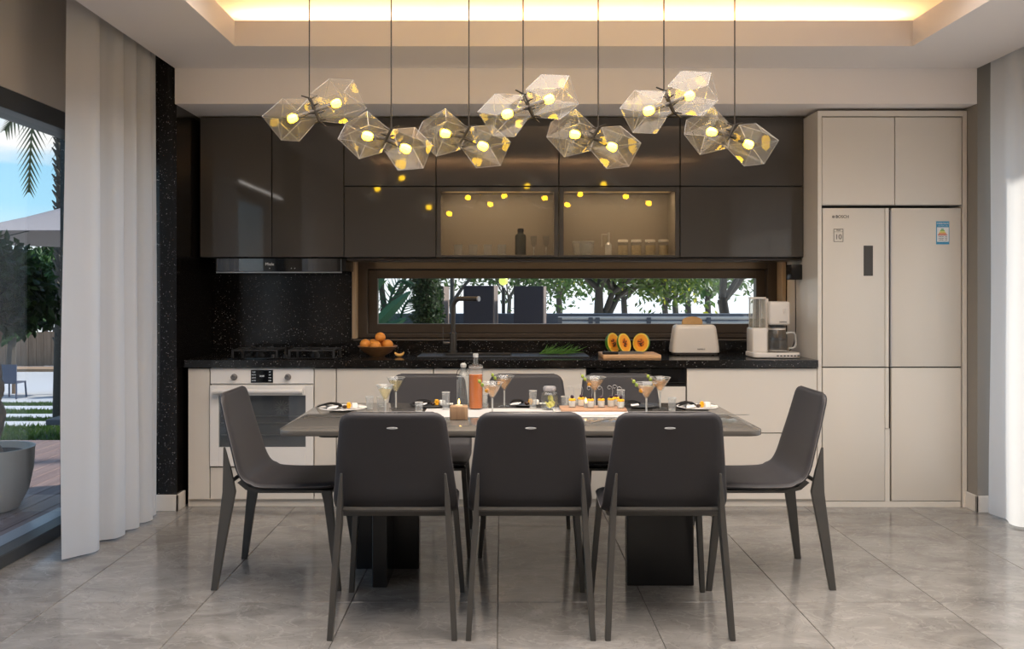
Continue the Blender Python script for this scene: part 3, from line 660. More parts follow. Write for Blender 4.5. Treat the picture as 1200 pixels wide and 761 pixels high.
def make_chair(label, group):
    t = thing('dining_chair', label, 'chair', group=group)
    SB = .50
    b = shell(0, SB, True, False, 34, 'backrest', t); s = shell(SB, LT, False, True, 20, 'seat', t)
    L, R = edge_pts(0, SB, 26); m = MB().tube(L[::-1]+R, .0022, 5); m.end('piping', M_pipe, b)
    L, R = edge_pts(SB, LT, 16); m = MB().tube(L+R[::-1], .0022, 5); m.end('piping', M_pipe, s)
    p, nn = prof(.055)
    MB().lathe([(0, .0025), (.012, .002), (.0145, 0), (0, -.001)], (0, 0, 0), 20, sx=1.5, sy=.32, rot=Matrix.Rotation(PI/2+.24, 3, 'X')).end('badge', mat('badge_silver', (.62, .62, .63), .3, metal=.3), b, loc=(0, (p-nn*.0165).x-.001, (p-nn*.0165).y))
    # seat frame under the shell
    f = MB(); f.poly([(-.188, .470), (-.150, .438), (-.09, .424), (.235, .424), (.235, .436), (-.08, .437), (-.135, .452), (-.170, .482)], -.215, .215, 'x')
    f.end('seat_frame', M_leg, t)
    MB().tube([(-.215, -.212, .478), (.215, -.212, .478)], .0095, 8).end('rear_rail', M_leg, t)
    for s_ in (-1, 1):
        m = MB()      # rear leg: blade hugging the back, tapering to the floor
        st = [(-.254, -.246, .625, .199, .004), (-.252, -.215, .52, .206, .009), (-.252, -.195, .43, .211, .011), (-.274, -.232, .22, .224, .011), (-.296, -.268, 0, .236, .0105)]
        prev = None
        for (ya, yb, z, xc, hw) in st:
            ring = [m.bm.verts.new((s_*xc+q*hw, yy, z)) for q, yy in ((-1, ya), (1, ya), (1, yb), (-1, yb))]
            if prev:
                for i in range(4): j = (i+1) % 4; m.bm.faces.new((prev[i], prev[j], ring[j], ring[i]))
            else: m.bm.faces.new(ring)
            prev = ring
        m.bm.faces.new(prev); bmesh.ops.recalc_face_normals(m.bm, faces=m.bm.faces)
        bmesh.ops.bevel(m.bm, geom=m.bm.edges[:], offset=.0015, segments=1, affect='EDGES')
        m.end('leg', M_leg, t)
        m = MB(); prev = None
        for (ya, yb, z, xc, hw) in ((.185, .232, .436, .212, .012), (.2, .238, .38, .216, .012), (.255, .280, 0, .244, .0105)):
            ring = [m.bm.verts.new((s_*xc+q*hw, yy, z)) for q, yy in ((-1, ya), (1, ya), (1, yb), (-1, yb))]
            if prev:
                for i in range(4): j = (i+1) % 4; m.bm.faces.new((prev[i], prev[j], ring[j], ring[i]))
            else: m.bm.faces.new(ring)
            prev = ring
        m.bm.faces.new(prev); bmesh.ops.recalc_face_normals(m.bm, faces=m.bm.faces)
        bmesh.ops.bevel(m.bm, geom=m.bm.edges[:], offset=.0015, segments=1, affect='EDGES')
        m.end('leg', M_leg, t)
    return t
CH = [(-.412, 3.737, 0, 'charcoal leather chair seen from behind, left of the near row'),
      (.113, 3.737, 0, 'charcoal leather chair seen from behind, middle of the near row'),
      (.641, 3.737, 0, 'charcoal leather chair seen from behind, right of the near row'),
      (-.400, 4.790, PI, 'charcoal leather chair facing us across the table, left of the far row'),
      (.140, 4.790, PI, 'charcoal leather chair facing us across the table, middle of the far row'),
      (.655, 4.790, PI, 'charcoal leather chair facing us across the table, right of the far row'),
      (-.985, 4.268, -PI/2, 'charcoal leather chair at the left end of the table, in front of the oven'),
      (1.185, 4.268, PI/2, 'charcoal leather chair at the right end of the table, in front of the refrigerator')]
proto = make_chair(CH[0][3], 'leather dining chairs around the table')
for i, (x, y, rz, lab) in enumerate(CH):
    o = proto if i == 0 else copy_tree(proto)
    o.location = (x, y, 0); o.rotation_euler = (0, 0, rz); o['label'] = lab

# ------------------------------------------------------------------ pendants
def pendant(label, kind, ox, oy, jit):
    DP = 4.09 if jit % 2 else 4.35
    pv = lambda px, py: Vector((PX(px, DP), DP, PZ(py, DP)))
    """kind 0: left shade low, right shade high; kind 1: left shade high, right shade low. ox, oy: cord end in the picture"""
    rnd = random.Random(jit)
    base = pv(ox, oy)
    t = thing('pendant_lamp', label, 'lamp', base, 0, 'faceted glass pendant lamps over the table')
    q = lambda x, y, dy=0: Vector((x*DP/F, dy, -y*DP/F))
    MB().tube([(0, 0, 0), (0, 0, 2.93-base.z)], .0032, 6).end('cord', M_cable, t)
    MB().lathe([(.045, 2.926-base.z), (.045, 2.905-base.z), (.01, 2.90-base.z)], seg=20).end('ceiling_rose', M_cable, t)
    if kind == 0:
        sp_ = [q(0, 0), q(4, 9), q(8, 18), q(12, 27)]
        A = [(-53, 23), (-33, -2), (0, 3), (10, 22), (-10, 52), (-35, 48)]; ca = (-19, 25, -.02)
        B = [(3, -3), (22, -25), (53, -19), (66, 10), (43, 32), (10, 25)]; cb = (31, 5, .02)
    else:
        sp_ = [q(0, 0), q(-3, 6), q(-7, 14), q(-12, 21)]
        A = [(-61, 12), (-55, -8), (-27, -20), (-1, 0), (-10, 28), (-39, 33)]; ca = (-28, 8, -.01)
        B = [(3, 1), (27, -4), (49, 19), (37, 44), (9, 49), (-10, 22)]; cb = (17, 22, .01)
    m = MB().tube(sp_, [.008, .0095, .009, .0075], 8); sp_o = m.end('spine', M_socket, t)
    for i, (k, ang, ln, dy) in enumerate(((0, 160, .038, -.01), (.05, 25, .04, .01), (.25, 185, .03, .015), (.35, 20, .028, -.02), (.65, 190, .035, -.015), (.7, 30, .04, .02), (.95, -5, .036, -.01), (1, 200, .032, .02), (1, -40, .035, 0))):
        p = sp_[0].lerp(sp_[-1], k); a = math.radians(ang+rnd.uniform(-8, 8))
        if kind: a = PI-a
        MB().tube([p, p+Vector((math.cos(a)*ln, dy, math.sin(a)*ln))], [.0044, .0030], 6).end('twig', M_socket, sp_o)
    for hull, cc in ((A, ca), (B, cb)):
        c = q(cc[0], cc[1], cc[2]); cen = sum((q(*h) for h in hull), Vector())/6; Rr = sum((q(*h)-cen).length for h in hull)/6
        pts = []
        for i, h in enumerate(hull):
            p = q(*h); pts.append(Vector((p.x, (.30 if i % 2 else -.30)*Rr, p.z)))
        off = .9 if kind else .35
        for k in range(2):
            a = off+PI*k+rnd.uniform(-.15, .15); pts.append(cen+Vector((math.cos(a)*Rr*.42, -Rr*.86, math.sin(a)*Rr*.42)))
        pts.append(cen+Vector((math.cos(off)*Rr*.2, Rr*.80, math.sin(off)*Rr*.2)))
        m = MB().hull(pts); bmesh.ops.dissolve_limit(m.bm, angle_limit=.05, verts=m.bm.verts, edges=m.bm.edges)
        edges = [(e.verts[0].co.copy(), e.verts[1].co.copy()) for e in m.bm.edges]
        g = m.end('glass_shade', M_shade, t, smooth=0)
        w_ = MB()
        for a, b in edges: w_.tube([a, b], .0010, 4)
        w_.end('shade_edge', M_sedge, g, smooth=0)
        st = sp_[0].lerp(sp_[-1], .55)
        ar = MB().tube([st, c+(st-c).normalized()*.026], [.0085, .0105], 10).end('lamp_arm', M_socket if kind else mat('lamp_arm_grey', (.13, .115, .10), .4), t)
        d = (c-st).normalized(); rot = d.to_track_quat('Z', 'Y').to_matrix()
        MB().lathe([(.010, -.026), (.017, -.018), (.0205, -.004), (.0195, .012), (.012, .020), (0, .022)], (0, 0, 0), 9, rot=rot).end('bulb', M_bulb, ar, smooth=0, loc=c)
for k, (x, y, kd, lab) in enumerate(((362.5, 115, 0, 'twin-shade faceted glass pendant, furthest left of the seven'), (458.5, 152, 1, 'low twin-shade faceted glass pendant, second from the left'),
      (549.5, 149, 1, 'low twin-shade faceted glass pendant, third from the left'), (613, 110, 0, 'high twin-shade faceted glass pendant on the fourth cord from left, above the table centre'),
      (701, 150, 1, 'low twin-shade faceted glass pendant, third from the right'), (778, 106, 0, 'high twin-shade faceted glass pendant, second from the right'),
      (861, 147, 1, 'low twin-shade faceted glass pendant, furthest right of the seven'))):
    pendant(lab, kd, x, y, k)

# ------------------------------------------------------------------ things on the worktop
def tube_ob(name, m, parent, pts, r, seg=8): return MB().tube(pts, r, seg).end(name, m, parent)
# sink
t = thing('sink', 'dark composite sink with drainer set into the worktop under the window', 'sink', (0, 0, ZW))
M_sink = mat('sink_composite', (.035, .034, .033), .38, bump=.15, bscale=400)
m = MB(); m.box(-.53, -.37, 5.74, 6.12, 0, .008, .002, 1).box(.07, .56, 5.74, 6.12, 0, .008, .002, 1).box(-.37, .07, 5.74, 5.79, 0, .008, .002, 1).box(-.37, .07, 6.04, 6.12, 0, .008, .002, 1)
m.end('sink_rim', M_sink, t)
m = MB(); m.box(-.37, -.365, 5.79, 6.04, -.18, .004).box(.065, .07, 5.79, 6.04, -.18, .004).box(-.37, .07, 5.79, 5.795, -.18, .004).box(-.37, .07, 6.035, 6.04, -.18, .004).box(-.37, .07, 5.79, 6.04, -.185, -.18); m.end('bowl', M_sink, t)
MB().lathe([(.035, -.18), (.035, -.177), (.02, -.179), (0, -.179)], (-.15, 5.92, 0), 20).end('drain', M_steel, t)
for k in range(7): MB().box(.12+k*.06, .128+k*.06, 5.80, 6.05, .008, .0105, .001, 1).end('drainer_rib', M_sink, t)
for x in (-.44, -.20): MB().lathe([(.012, .008), (.012, .011), (0, .013)], (x, 6.075, 0), 12).end('tap_hole_cap', M_steel, t)
# faucet
fx = PX(531, 6.08); t = thing('faucet', 'dark grey kitchen faucet with side lever in front of the window', 'faucet', (fx, 6.08, ZW+.008))
M_fauc = mat('faucet_gunmetal', (.085, .077, .068), .3, metal=.5)
MB().lathe([(.030, 0), (.030, .012), (.024, .016), (.024, .130), (.020, .135), (.0165, .137)], seg=24).end('faucet_body', M_fauc, t)
pts = catmull([(0, 0, .13), (0, 0, .25), (.004, -.006, .325), (.03, -.02, .358), (.07, -.04, .362), (.168, -.10, .362)], 6)
sp_o = MB().tube(pts, .0155, 14).end('spout', M_fauc, t); MB().tube([(.168, -.10, .362), (.176, -.105, .362)], .0175, 14).end('spray_head', M_silver, sp_o)
MB().tube([(-.02, 0, .065), (-.065, 0, .065)], .012, 12).tube([(-.065, 0, .056), (-.067, 0, .175)], .003, 8).end('lever', M_fauc, t)
# bowl with oranges
bX, bD = PX(442.5, 5.88), 5.88
t = thing('fruit_bowl', 'shallow wooden bowl of oranges on the worktop left of the sink', 'bowl', (bX, bD, ZW))
MB().lathe([(0, .0), (.045, .0), (.05, .006), (.09, .028), (.128, .066), (.124, .069), (.086, .036), (.045, .014), (0, .012)], seg=32).end('bowl', wood('bowl_wood', (.25, .115, .045), (.36, .18, .075), 12, .4), t)
M_or = mat('orange_peel', (.78, .30, .05), .5, bump=.5, bscale=160, var=.12, vscale=12)
for i, (x, y, z, r, lab) in enumerate(((-.078, -.01, .083, .036, 'orange at the left rim of the wooden bowl'), (.015, .015, .128, .034, 'topmost orange on the pile in the wooden bowl'), (-.006, -.055, .076, .036, 'front orange in the middle of the wooden bowl'), (.066, -.006, .081, .035, 'orange at the right rim of the wooden bowl'), (-.035, .055, .082, .034, 'orange at the back of the wooden bowl'), (.03, .065, .08, .033, 'orange tucked behind the topmost one in the bowl'))):
    o = thing('orange', lab, 'fruit', (bX+x, bD+y, ZW+z-.006), 0, 'oranges in the wooden bowl')
    MB().ball((0, 0, 0), r, 3, sz=.95).end('peel', M_or, o); MB().lathe([(.004, r*.93), (.003, r*.97), (0, r*.97)], seg=6).end('stem_scar', mat('stem_green', (.12, .12, .03), .6), o)
m = MB()
def fseg(u, v):
    a = -PI*.42+PI*.84*u; b = 2*PI*v; rr = .011*math.cos((u-.5)*PI)**.5+.0005
    return Vector(((.030+rr*math.cos(b)*.9)*math.sin(a), rr*math.sin(b), .032-(.030+rr*math.cos(b)*.9)*math.cos(a)+.010))
m.grid(lambda v, u: fseg(u, v), 12, 14, True)
sg = m.end('orange_segment', mat('orange_flesh', (.80, .42, .10), .35, var=.1, vscale=40), loc=(PX(468, 5.80), 5.80, ZW)); tag(sg, 'peeled orange segment lying beside the wooden bowl', 'fruit')
# cutting board, papayas, knife
bx0, bx1 = PX(707, 5.66), PX(775, 5.66)
t = MB().box(bx0, bx1, 5.66, 5.96, ZW, ZW+.025, .003, 2).end('cutting_board', wood('board_wood', (.55, .31, .15), (.66, .40, .21), 5, .45)); tag(t, 'light wooden cutting board on the worktop beside the toaster', 'board')
M_pskin = mat('papaya_skin', (.07, .22, .015), .4, var=.4, vscale=18); M_pfl = mat('papaya_flesh', (.86, .36, .03), .35, var=.12, vscale=30); M_prim = mat('papaya_rim', (.80, .60, .10), .4); M_pcav = mat('papaya_cavity', (.72, .19, .02), .4); M_seed = mat('papaya_seed', (.06, .035, .02), .3)
def papaya(lab, px, rx, ry, rzv, tilt, hz, D=5.83):
    t = thing('papaya_half', lab, 'fruit', (PX(px, D), D, ZW+.032+hz), 0, 'papaya halves on the cutting board'); t.rotation_euler = (tilt, 0, rzv)
    # cut face looks along -Y; body behind it
    R = Matrix.Rotation(-PI/2, 3, 'X')
    MB().lathe([(1*rx, 0), (.97*rx, .25*rx), (.85*rx, .52*rx), (.6*rx, .78*rx), (.3*rx, .93*rx), (0, .98*rx)], seg=28, sx=1, sy=ry/rx, rot=R).end('peel', M_pskin, t)
    MB().lathe([(.995*rx, 0), (.995*rx, -.001), (.86*rx, -.0016), (.86*rx, 0)], seg=28, closed=True, sy=ry/rx, rot=R).end('rind', M_prim, t)
    fl = MB().lathe([(.87*rx, -.0012), (.46*rx, -.0018), (.40*rx, -.0005), (0, .0)], seg=28, sy=ry/rx, rot=R).end('flesh', M_pfl, t)
    MB().lathe([(.45*rx, -.0025), (.30*rx, -.0012), (0, -.001)], seg=20, sy=ry/rx, rot=R).end('seed_cavity', M_pcav, fl)
    rnd = random.Random(int(px)); sd = MB()
    for k in range(20):
        a = rnd.uniform(0, 2*PI); q = rnd.uniform(.05, .42); sd.ball((math.cos(a)*q*rx, -.004, math.sin(a)*q*ry), .0042, 1)
    sd.end('seeds', M_seed, fl)['kind'] = 'stuff'
papaya('papaya half standing at the back left of the cutting board, partly hidden', 719, .056, .066, .70, -.20, .055, 5.88)
papaya('papaya half leaning to the left, second on the cutting board', 732, .052, .064, .62, -.28, .058, 5.80)
papaya('papaya half standing apart at the right of the cutting board', 751, .060, .062, -.70, -.12, .058, 5.83)
t = thing('kitchen_knife', 'kitchen knife with a black handle on the front of the cutting board', 'knife', (PX(706, 5.69), 5.69, ZW+.025))
MB().box(0, .098, -.011, .011, .001, .019, .004, 2).end('handle', M_blk, t)
MB().poly([(.098, .0), (.098, .016), (.118, .022), (.245, .018), (.265, .010), (.25, .003)], -.0012, .0012, 'y').end('blade', M_steel, t, rot=(0, 0, 0))
# herbs
m = MB(); rnd = random.Random(5)
for k in range(90):
    x = rnd.uniform(-.10, .11); y = rnd.uniform(-.06, .06); a = rnd.uniform(-.5, .9); L_ = rnd.uniform(.05, .13); up = rnd.uniform(.1, .9)
    p0 = Vector((x, y, .004)); p1 = p0+Vector((math.cos(a)*L_*.5, math.sin(a)*L_*.3, L_*.35*up)); p2 = p0+Vector((math.cos(a)*L_*rnd.uniform(.6, 1), math.sin(a)*L_*.5, L_*up*.62+.002))
    m.tube([p0, p1, p2], [.0022, .002, .0006], 4)
tag(m.end('herb_bunch', leafm('herb_green', (.05, .16, .015), (.16, .34, .05)), loc=(PX(650, 5.93), 5.93, ZW+.011)), 'loose bunch of fresh green herbs lying on the sink drainer', 'herbs')
# toaster
D0 = 5.955; x0, x1 = PX(783.5, 6.11), PX(844, D0); xc = (x0+x1)/2; W = (x1-x0)
t = thing('toaster', 'cream long-slot toaster on the worktop in front of the window', 'toaster', (xc, D0+.08, ZW))
def rr_sec(wx, wy, r): return rrect(-wx/2, wx/2, -wy/2, wy/2, r, 6)
m = MB(); rings = []
for z, wx, wy, r in ((.018, W, .160, .03), (.05, W, .160, .03), (.17, W-.035, .150, .03), (.188, W-.045, .142, .03), (.197, W-.062, .125, .028), (.200, W-.085, .105, .025)):
    rings.append([m.bm.verts.new((p[0], p[1], z)) for p in rr_sec(wx, wy, r)])
for A, B in zip(rings, rings[1:]):
    for i in range(len(A)): j = (i+1) % len(A); m.bm.faces.new((A[i], A[j], B[j], B[i]))
m.bm.faces.new(rings[0][::-1]); m.bm.faces.new(rings[-1]); bd = m.end('toaster_body', mat('cream_enamel', (.72, .66, .59), .25), t)
MB().poly(rrect(-W/2+.012, W/2-.012, -.072, .072, .025), .004, .018, 'z').end('toaster_base', mat('toaster_base_grey', (.06, .05, .045), .4), t)
for sx in (-1, 1):
    for sy in (-1, 1): MB().lathe([(.010, 0), (.010, .006)], (sx*(W/2-.04), sy*.05, 0), 10).end('foot', M_blk, t)
box('slot', M_blk, -.11, .11, -.018, .018, .1995, .2012, bd)
MB().box(W/2-.022, W/2-.004, -.012, .012, .12, .135, .003, 2).end('lever', M_silver, t)
text('SIEMENS', .0125, M_blk, bd, (.030, -.0812, .040), (PI/2, 0, 0), sx=1.1)
m = MB(); m.poly([(-.066, .15), (.066, .15), (.068, .215), (.062, .234), (.035, .249), (0, .252), (-.035, .248), (-.062, .234), (-.068, .215)], -.010, .010, 'y', .003, 2)
br = m.end('bread_slice', mat('bread_crumb', (.52, .31, .13), .8, bump=.8, bscale=120, var=.2, vscale=30), loc=(xc-.012, D0+.08, ZW+.0)); tag(br, 'slice of brown bread sticking up out of the cream toaster', 'bread')
# coffee maker
D0 = 5.68; Dm = 5.80; X0 = PX(874, 5.88); X1 = PX(940, D0)
t = thing('coffee_maker', 'white filter coffee maker with a clear water tank and glass jug', 'coffee maker', ((X0+X1)/2, Dm, ZW)); OX = (X0+X1)/2
wm = mat('coffee_white', (.76, .71, .66), .2)
MB().poly(rrect(X0-OX, X1-OX, -.115, .12, .04, 8), .003, .034, 'z', .006, 3).end('base', wm, t)
def lx(p, D=5.76): return PX(p, D)-OX
def lz(y, D=5.76): return PZ(y, D)-ZW
MB().box(lx(877.5, 5.84), lx(899.5), -.05, .10, .03, lz(384.5), .012, 3).end('tank_base', wm, t)
tk = MB().lathe([(.052, lz(384)), (.052, lz(350))], ((lx(877.5, 5.84)+lx(899.5))/2, .02, 0), 28).end('water_tank', thin_glass('tank_glass', (.95, .93, .88), haze=.22, refl=1.5), t)
MB().lathe([(.049, lz(383.6)), (.049, lz(374))], ((lx(877.5, 5.84)+lx(899.5))/2, .02, 0), 24).end('water', thin_glass('tank_water', (.75, .72, .60), haze=.15, refl=1.33), tk)
MB().lathe([(.054, lz(350.5)), (.054, lz(348.5)), (0, lz(348.2))], ((lx(877.5, 5.84)+lx(899.5))/2, .02, 0), 28).end('tank_lid', wm, tk)
MB().box(lx(899), lx(903), -.0, .10, .03, lz(350), .006, 2).end('pillar', wm, t)
hd = MB().box(lx(901), lx(925.5), -.055, .09, lz(381.5), lz(353.5), .016, 4).end('brew_head', wm, t)
MB().box(lx(902), lx(920), -.054, .05, lz(384.2), lz(381.8), .002, 1).end('drip_stop', M_blk, hd)
text('SIEMENS', .012, M_blk, hd, (lx(916.8), -.0562, lz(377.5)), sx=1.05)
for k in range(8):
    a = 2*PI*k/8; MB().tube([(((lx(877.5, 5.84)+lx(899.5))/2)+.052*math.cos(a), .02+.052*math.sin(a), lz(384)), (((lx(877.5, 5.84)+lx(899.5))/2)+.052*math.cos(a), .02+.052*math.sin(a), lz(351))], .0022, 6).end('tank_rib', M_cglass, tk)
MB().tube([(lx(918), -.058, lz(367)), (lx(918), -.058, lz(362))], .007, 10).end('switch', wm, hd)
jc = (lx(912.5), .005, 0); jg = MB().lathe([(.045, .038), (.064, .045), (.068, .07), (.066, .13), (.060, .155), (.050, lz(385.5))], jc, 28).end('glass_jug', thin_glass('jug_glass', (.62, .60, .56), haze=.10, refl=1.5), t)
MB().lathe([(.064, .042), (.062, .046), (.0, .046)], jc, 24).end('jug_foot', wm, jg)
MB().lathe([(.056, lz(386.8)), (.056, lz(384.6)), (0, lz(384.4))], jc, 24).end('jug_lid', wm, jg)
tube_ob('jug_handle', M_cglass, jg, catmull([(jc[0]+.05, -.03, .155), (jc[0]+.092, -.035, .158), (jc[0]+.108, -.035, .13), (jc[0]+.105, -.035, .07), (jc[0]+.066, -.03, .058)], 5), .006, 8)
for k in range(7): MB().box(lx(906)+k*.0215, lx(906)+.014+k*.0215, -.117, -.112, .013, .020, .001, 1).end('button', M_blk, t)
# charger and cable
XP = bx(958)
t = thing('wall_plug', 'black plug unit on the side panel beside the refrigerator', 'plug', (XP, 5.90, 1.444))
MB().box(-.072, -.001, -.055, .055, -.049, .049, .004, 2).end('plug_body', M_blk, t)
MB().tube(catmull([(-.035, -.02, -.049), (-.034, -.02, -.20), (-.033, -.015, -.40), (-.045, 0, -.48), (-.075, .03, -.525)], 6), .0035, 8).end('cable', M_cable, t)
# ------------------------------------------------------------------ in the glass cabinets
ZS = PZ(302, YU)+.018
def shelf_thing(name, lab, cat, px, group=None, D=6.00): return thing(name, lab, cat, (PX(px, D), D, ZS), 0, group)
for px, lab in ((537, 'leftmost small glass tumbler in the left glass cabinet'), (554.5, 'second small glass tumbler from left in the left glass cabinet'), (571.5, 'third small glass tumbler from left in the left glass cabinet'), (588, 'small glass tumbler nearest the dark bottle in the glass cabinet')):
    o = shelf_thing('tumbler', lab, 'glass', px, 'tumblers in the left glass cabinet'); MB().lathe([(0, 0), (.026, 0), (.030, .074), (.028, .074), (.024, .006), (0, .006)], seg=20).end('glass_cup', M_tum, o)
    MB().lathe([(0, .0065), (.0235, .0065), (.0235, .0085), (0, .0085)], seg=16).end('glass_base', M_cglass, o)
o = shelf_thing('bottle', 'dark glass bottle with a stopper in the left glass cabinet', 'bottle', 610)
MB().lathe([(0, 0), (.036, 0), (.037, .004), (.037, .125), (.034, .138), (.020, .146), (.0185, .155)], seg=24).end('bottle_body', mat('dark_bottle_glass', (.05, .055, .05), .15), o); MB().lathe([(.021, .155), (.021, .176), (.017, .180), (0, .18)], seg=20).end('stopper', M_blk, o)
for px, lab in ((625.5, 'slender stemmed glass right of the dark bottle'), (640, 'plain slender flute glass at the right of the left glass cabinet')):
    o = shelf_thing('flute_glass', lab, 'glass', px); MB().lathe([(0, 0), (.024, 0), (.023, .003), (.005, .006), (.004, .055), (.018, .075), (.021, .13), (.0195, .13), (.016, .078), (0, .062)], seg=20).end('glass_cup', M_glass, o); MB().tube([(0, 0, .006), (0, 0, .06)], .0045, 8).end('stem', M_cglass, o)
o = shelf_thing('glass_bowl', 'round clear glass bowl in the right glass cabinet', 'bowl', 683.5)
MB().lathe([(0, .0), (.04, .002), (.066, .02), (.073, .05), (.073, .095), (.071, .095), (.071, .05), (.064, .023), (.04, .006), (0, .004)], seg=28).end('bowl_wall', M_tum, o); MB().lathe([(.0735, .093), (.0735, .096), (.070, .096), (.070, .093)], seg=28, closed=True).end('rim', M_cglass, o)
o = thing('tumbler', 'small glass tumbler standing inside the round glass bowl', 'glass', (PX(686, 5.99), 5.99, ZS+.006)); MB().lathe([(0, 0), (.036, 0), (.040, .075), (.038, .075), (.033, .006), (0, .006)], seg=20).end('glass_cup', M_cglass, o)
o = shelf_thing('oil_dispenser', 'glass oil dispenser with an angled pump spout', 'bottle', 713)
MB().lathe([(0, 0), (.021, 0), (.022, .004), (.022, .072), (.010, .086), (.008, .09)], seg=20).end('bottle_body', M_cglass, o); MB().tube([(0, 0, .09), (0, 0, .155)], .008, 10).tube([(0, 0, .14), (-.045, 0, .14)], .004, 8).tube([(-.045, 0, .142), (-.045, 0, .06)], .004, 8).end('pump', mat('pump_grey', (.45, .42, .38), .3), o)
for px, lab in ((730, 'leftmost storage jar with a cream lid'), (745.5, 'second storage jar from left with a cream lid'), (762, 'third storage jar from left with a cream lid'), (777.5, 'rightmost storage jar with a cream lid')):
    o = shelf_thing('storage_jar', lab+' in the right glass cabinet', 'jar', px, 'storage jars in the right glass cabinet')
    MB().lathe([(0, 0), (.032, 0), (.034, .004), (.034, .086), (.031, .09)], seg=22).end('jar_body', M_glass, o); MB().lathe([(0, .004), (.0315, .004), (.0315, .068), (0, .07)], seg=18).end('contents', mat('jar_contents', (.55, .44, .26), .6, var=.3, vscale=60), o)
    MB().lathe([(.034, .09), (.034, .103), (.031, .106), (0, .106)], seg=22).end('lid', mat('cream_lid', (.85, .80, .72), .4), o)

# ------------------------------------------------------------------ things on the table
def T(px, yb): D = .5743*F/(yb-341); return Vector((PX(px, D), D, TZ+.0005))
tag(MB().box(-.36, .60, 4.13, 4.43, TZ, TZ+.003, .0008, 1).end('table_runner', mat('runner_linen', (.52, .51, .50), .7, bump=.3, bscale=500)), 'white table runner along the middle of the dining table', 'cloth')
ZR = TZ+.0035
def place(name, lab, cat, px, D, group=None, z=None):
    x = PX(px, D); on = (-.36 < x < .60 and 4.13 < D < 4.43)
    return thing(name, lab, cat, (x, D, z if z is not None else (ZR if on else TZ+.0005)), 0, group)
M_liq = thin_glass('cocktail', (.93, .78, .62), haze=.22, hazecol=(.95, .72, .5), refl=1.33)
M_liq2 = thin_glass('white_cocktail', (.95, .9, .75), haze=.22, hazecol=(.9, .8, .55), refl=1.33)
M_olive = mat('olive_green', (.30, .38, .06), .3); M_orb = mat('golden_berry', (.75, .38, .03), .35); M_pick = mat('pick_wood', (.5, .38, .2), .6)
def martini(lab, px, D, r, liq, garnish, side=-1):
    h = .152
    t = place('cocktail_glass', lab, 'glass', px, D, 'cocktail glasses on the table')
    MB().lathe([(0, .001), (.034, .0), (.034, .002), (.006, .006), (.0042, .02), (.004, .070), (.006, .080), (.010, .084), (r, h), (r-.0012, h), (.008, .0865), (0, .0855)], seg=28).end('glass_bowl', M_glass, t)
    MB().lathe([(r, h-.001), (r+.0006, h), (r-.0008, h+.0006), (r-.0012, h-.001)], seg=28, closed=True).end('rim', M_cglass, t)
    MB().tube([(0, 0, .006), (0, 0, .080)], .0042, 8).end('stem', M_cglass, t)
    k = .76; MB().lathe([(0, .0875), (.007, .0885), (.007+(r-.010)*k, .086+(h-.086)*k), (0, .086+(h-.086)*k)], seg=24).end('drink', liq, t)
    if garnish:
        g = thing('cocktail_pick', garnish, 'garnish', t.location+Vector((side*r*.35, 0, .105)), 0, 'garnished cocktail picks')
        d = Vector((side*.62, -.1, .78)); MB().tube([d*-.012, d*.085], .0012, 6).end('pick', M_pick, g)
        MB().ball(d*.012, .0105, 2).end('berry', M_orb, g); MB().ball(d*.046, .0085, 2, sz=1.2).end('olive', M_olive, g); MB().ball(d*.066, .0078, 2, sz=1.25).end('olive', M_olive, g)
martini('cocktail glass with pale drink near the left end of the table', 451.5, 4.09, .041, M_liq2, None)
martini('cocktail glass just behind the pale drink at the left', 464, 4.44, .045, M_liq2, None)
martini('cocktail glass standing right beside the orange bottle', 577, 4.17, .050, M_liq, 'pick with olives leaning from the glass beside the orange bottle')
martini('cocktail glass behind the one beside the orange bottle', 591, 4.52, .050, M_liq, 'pick with olives leaning from the rear glass near the orange bottle')
martini('cocktail glass standing behind the row of dessert cups', 697, 4.46, .056, M_liq, 'pick with olives leaning from the glass at the dessert cups')
martini('cocktail glass in front at the right part of the table', 757.5, 4.19, .050, M_liq, 'pick with olives leaning from the right front glass')
martini('cocktail glass behind at the right part of the table', 773.5, 4.45, .052, M_liq, 'pick with olives leaning from the right rear glass')
for px, D, h, lab in ((433, 4.42, .060, 'low clear tumbler beside the leftmost plate'), (491, 4.30, .048, 'short clear glass in front of the second plate'), (522.5, 4.38, .084, 'tall clear tumbler left of the wooden candle block'), (624.5, 4.41, .088, 'tall clear tumbler left of the lemon jar'), (567.5, 4.50, .066, 'clear tumbler hidden between the orange bottle and a cocktail'), (727.5, 4.43, .092, 'tall clear tumbler at the right end of the dessert board'), (787.5, 4.36, .062, 'clear tumbler left of the rightmost plate'), (662, 4.47, .056, 'short clear tumbler at the left end of the dessert board'), (446, 4.50, .05, 'short clear tumbler behind the left cocktail glass')):
    o = place('tumbler', lab, 'glass', px, D, 'clear tumblers on the table')
    MB().lathe([(0, 0), (.017, 0), (.0195, h), (.018, h), (.0155, .008), (0, .008)], seg=20).end('glass_cup', M_tum, o)
    MB().lathe([(.0200, h-.002), (.0200, h+.001), (.0172, h+.001), (.0172, h-.002)], seg=20, closed=True).end('rim', M_cglass, o); MB().lathe([(0, .001), (.0168, .001), (.0172, .008), (0, .008)], seg=16).end('glass_base', M_cglass, o)
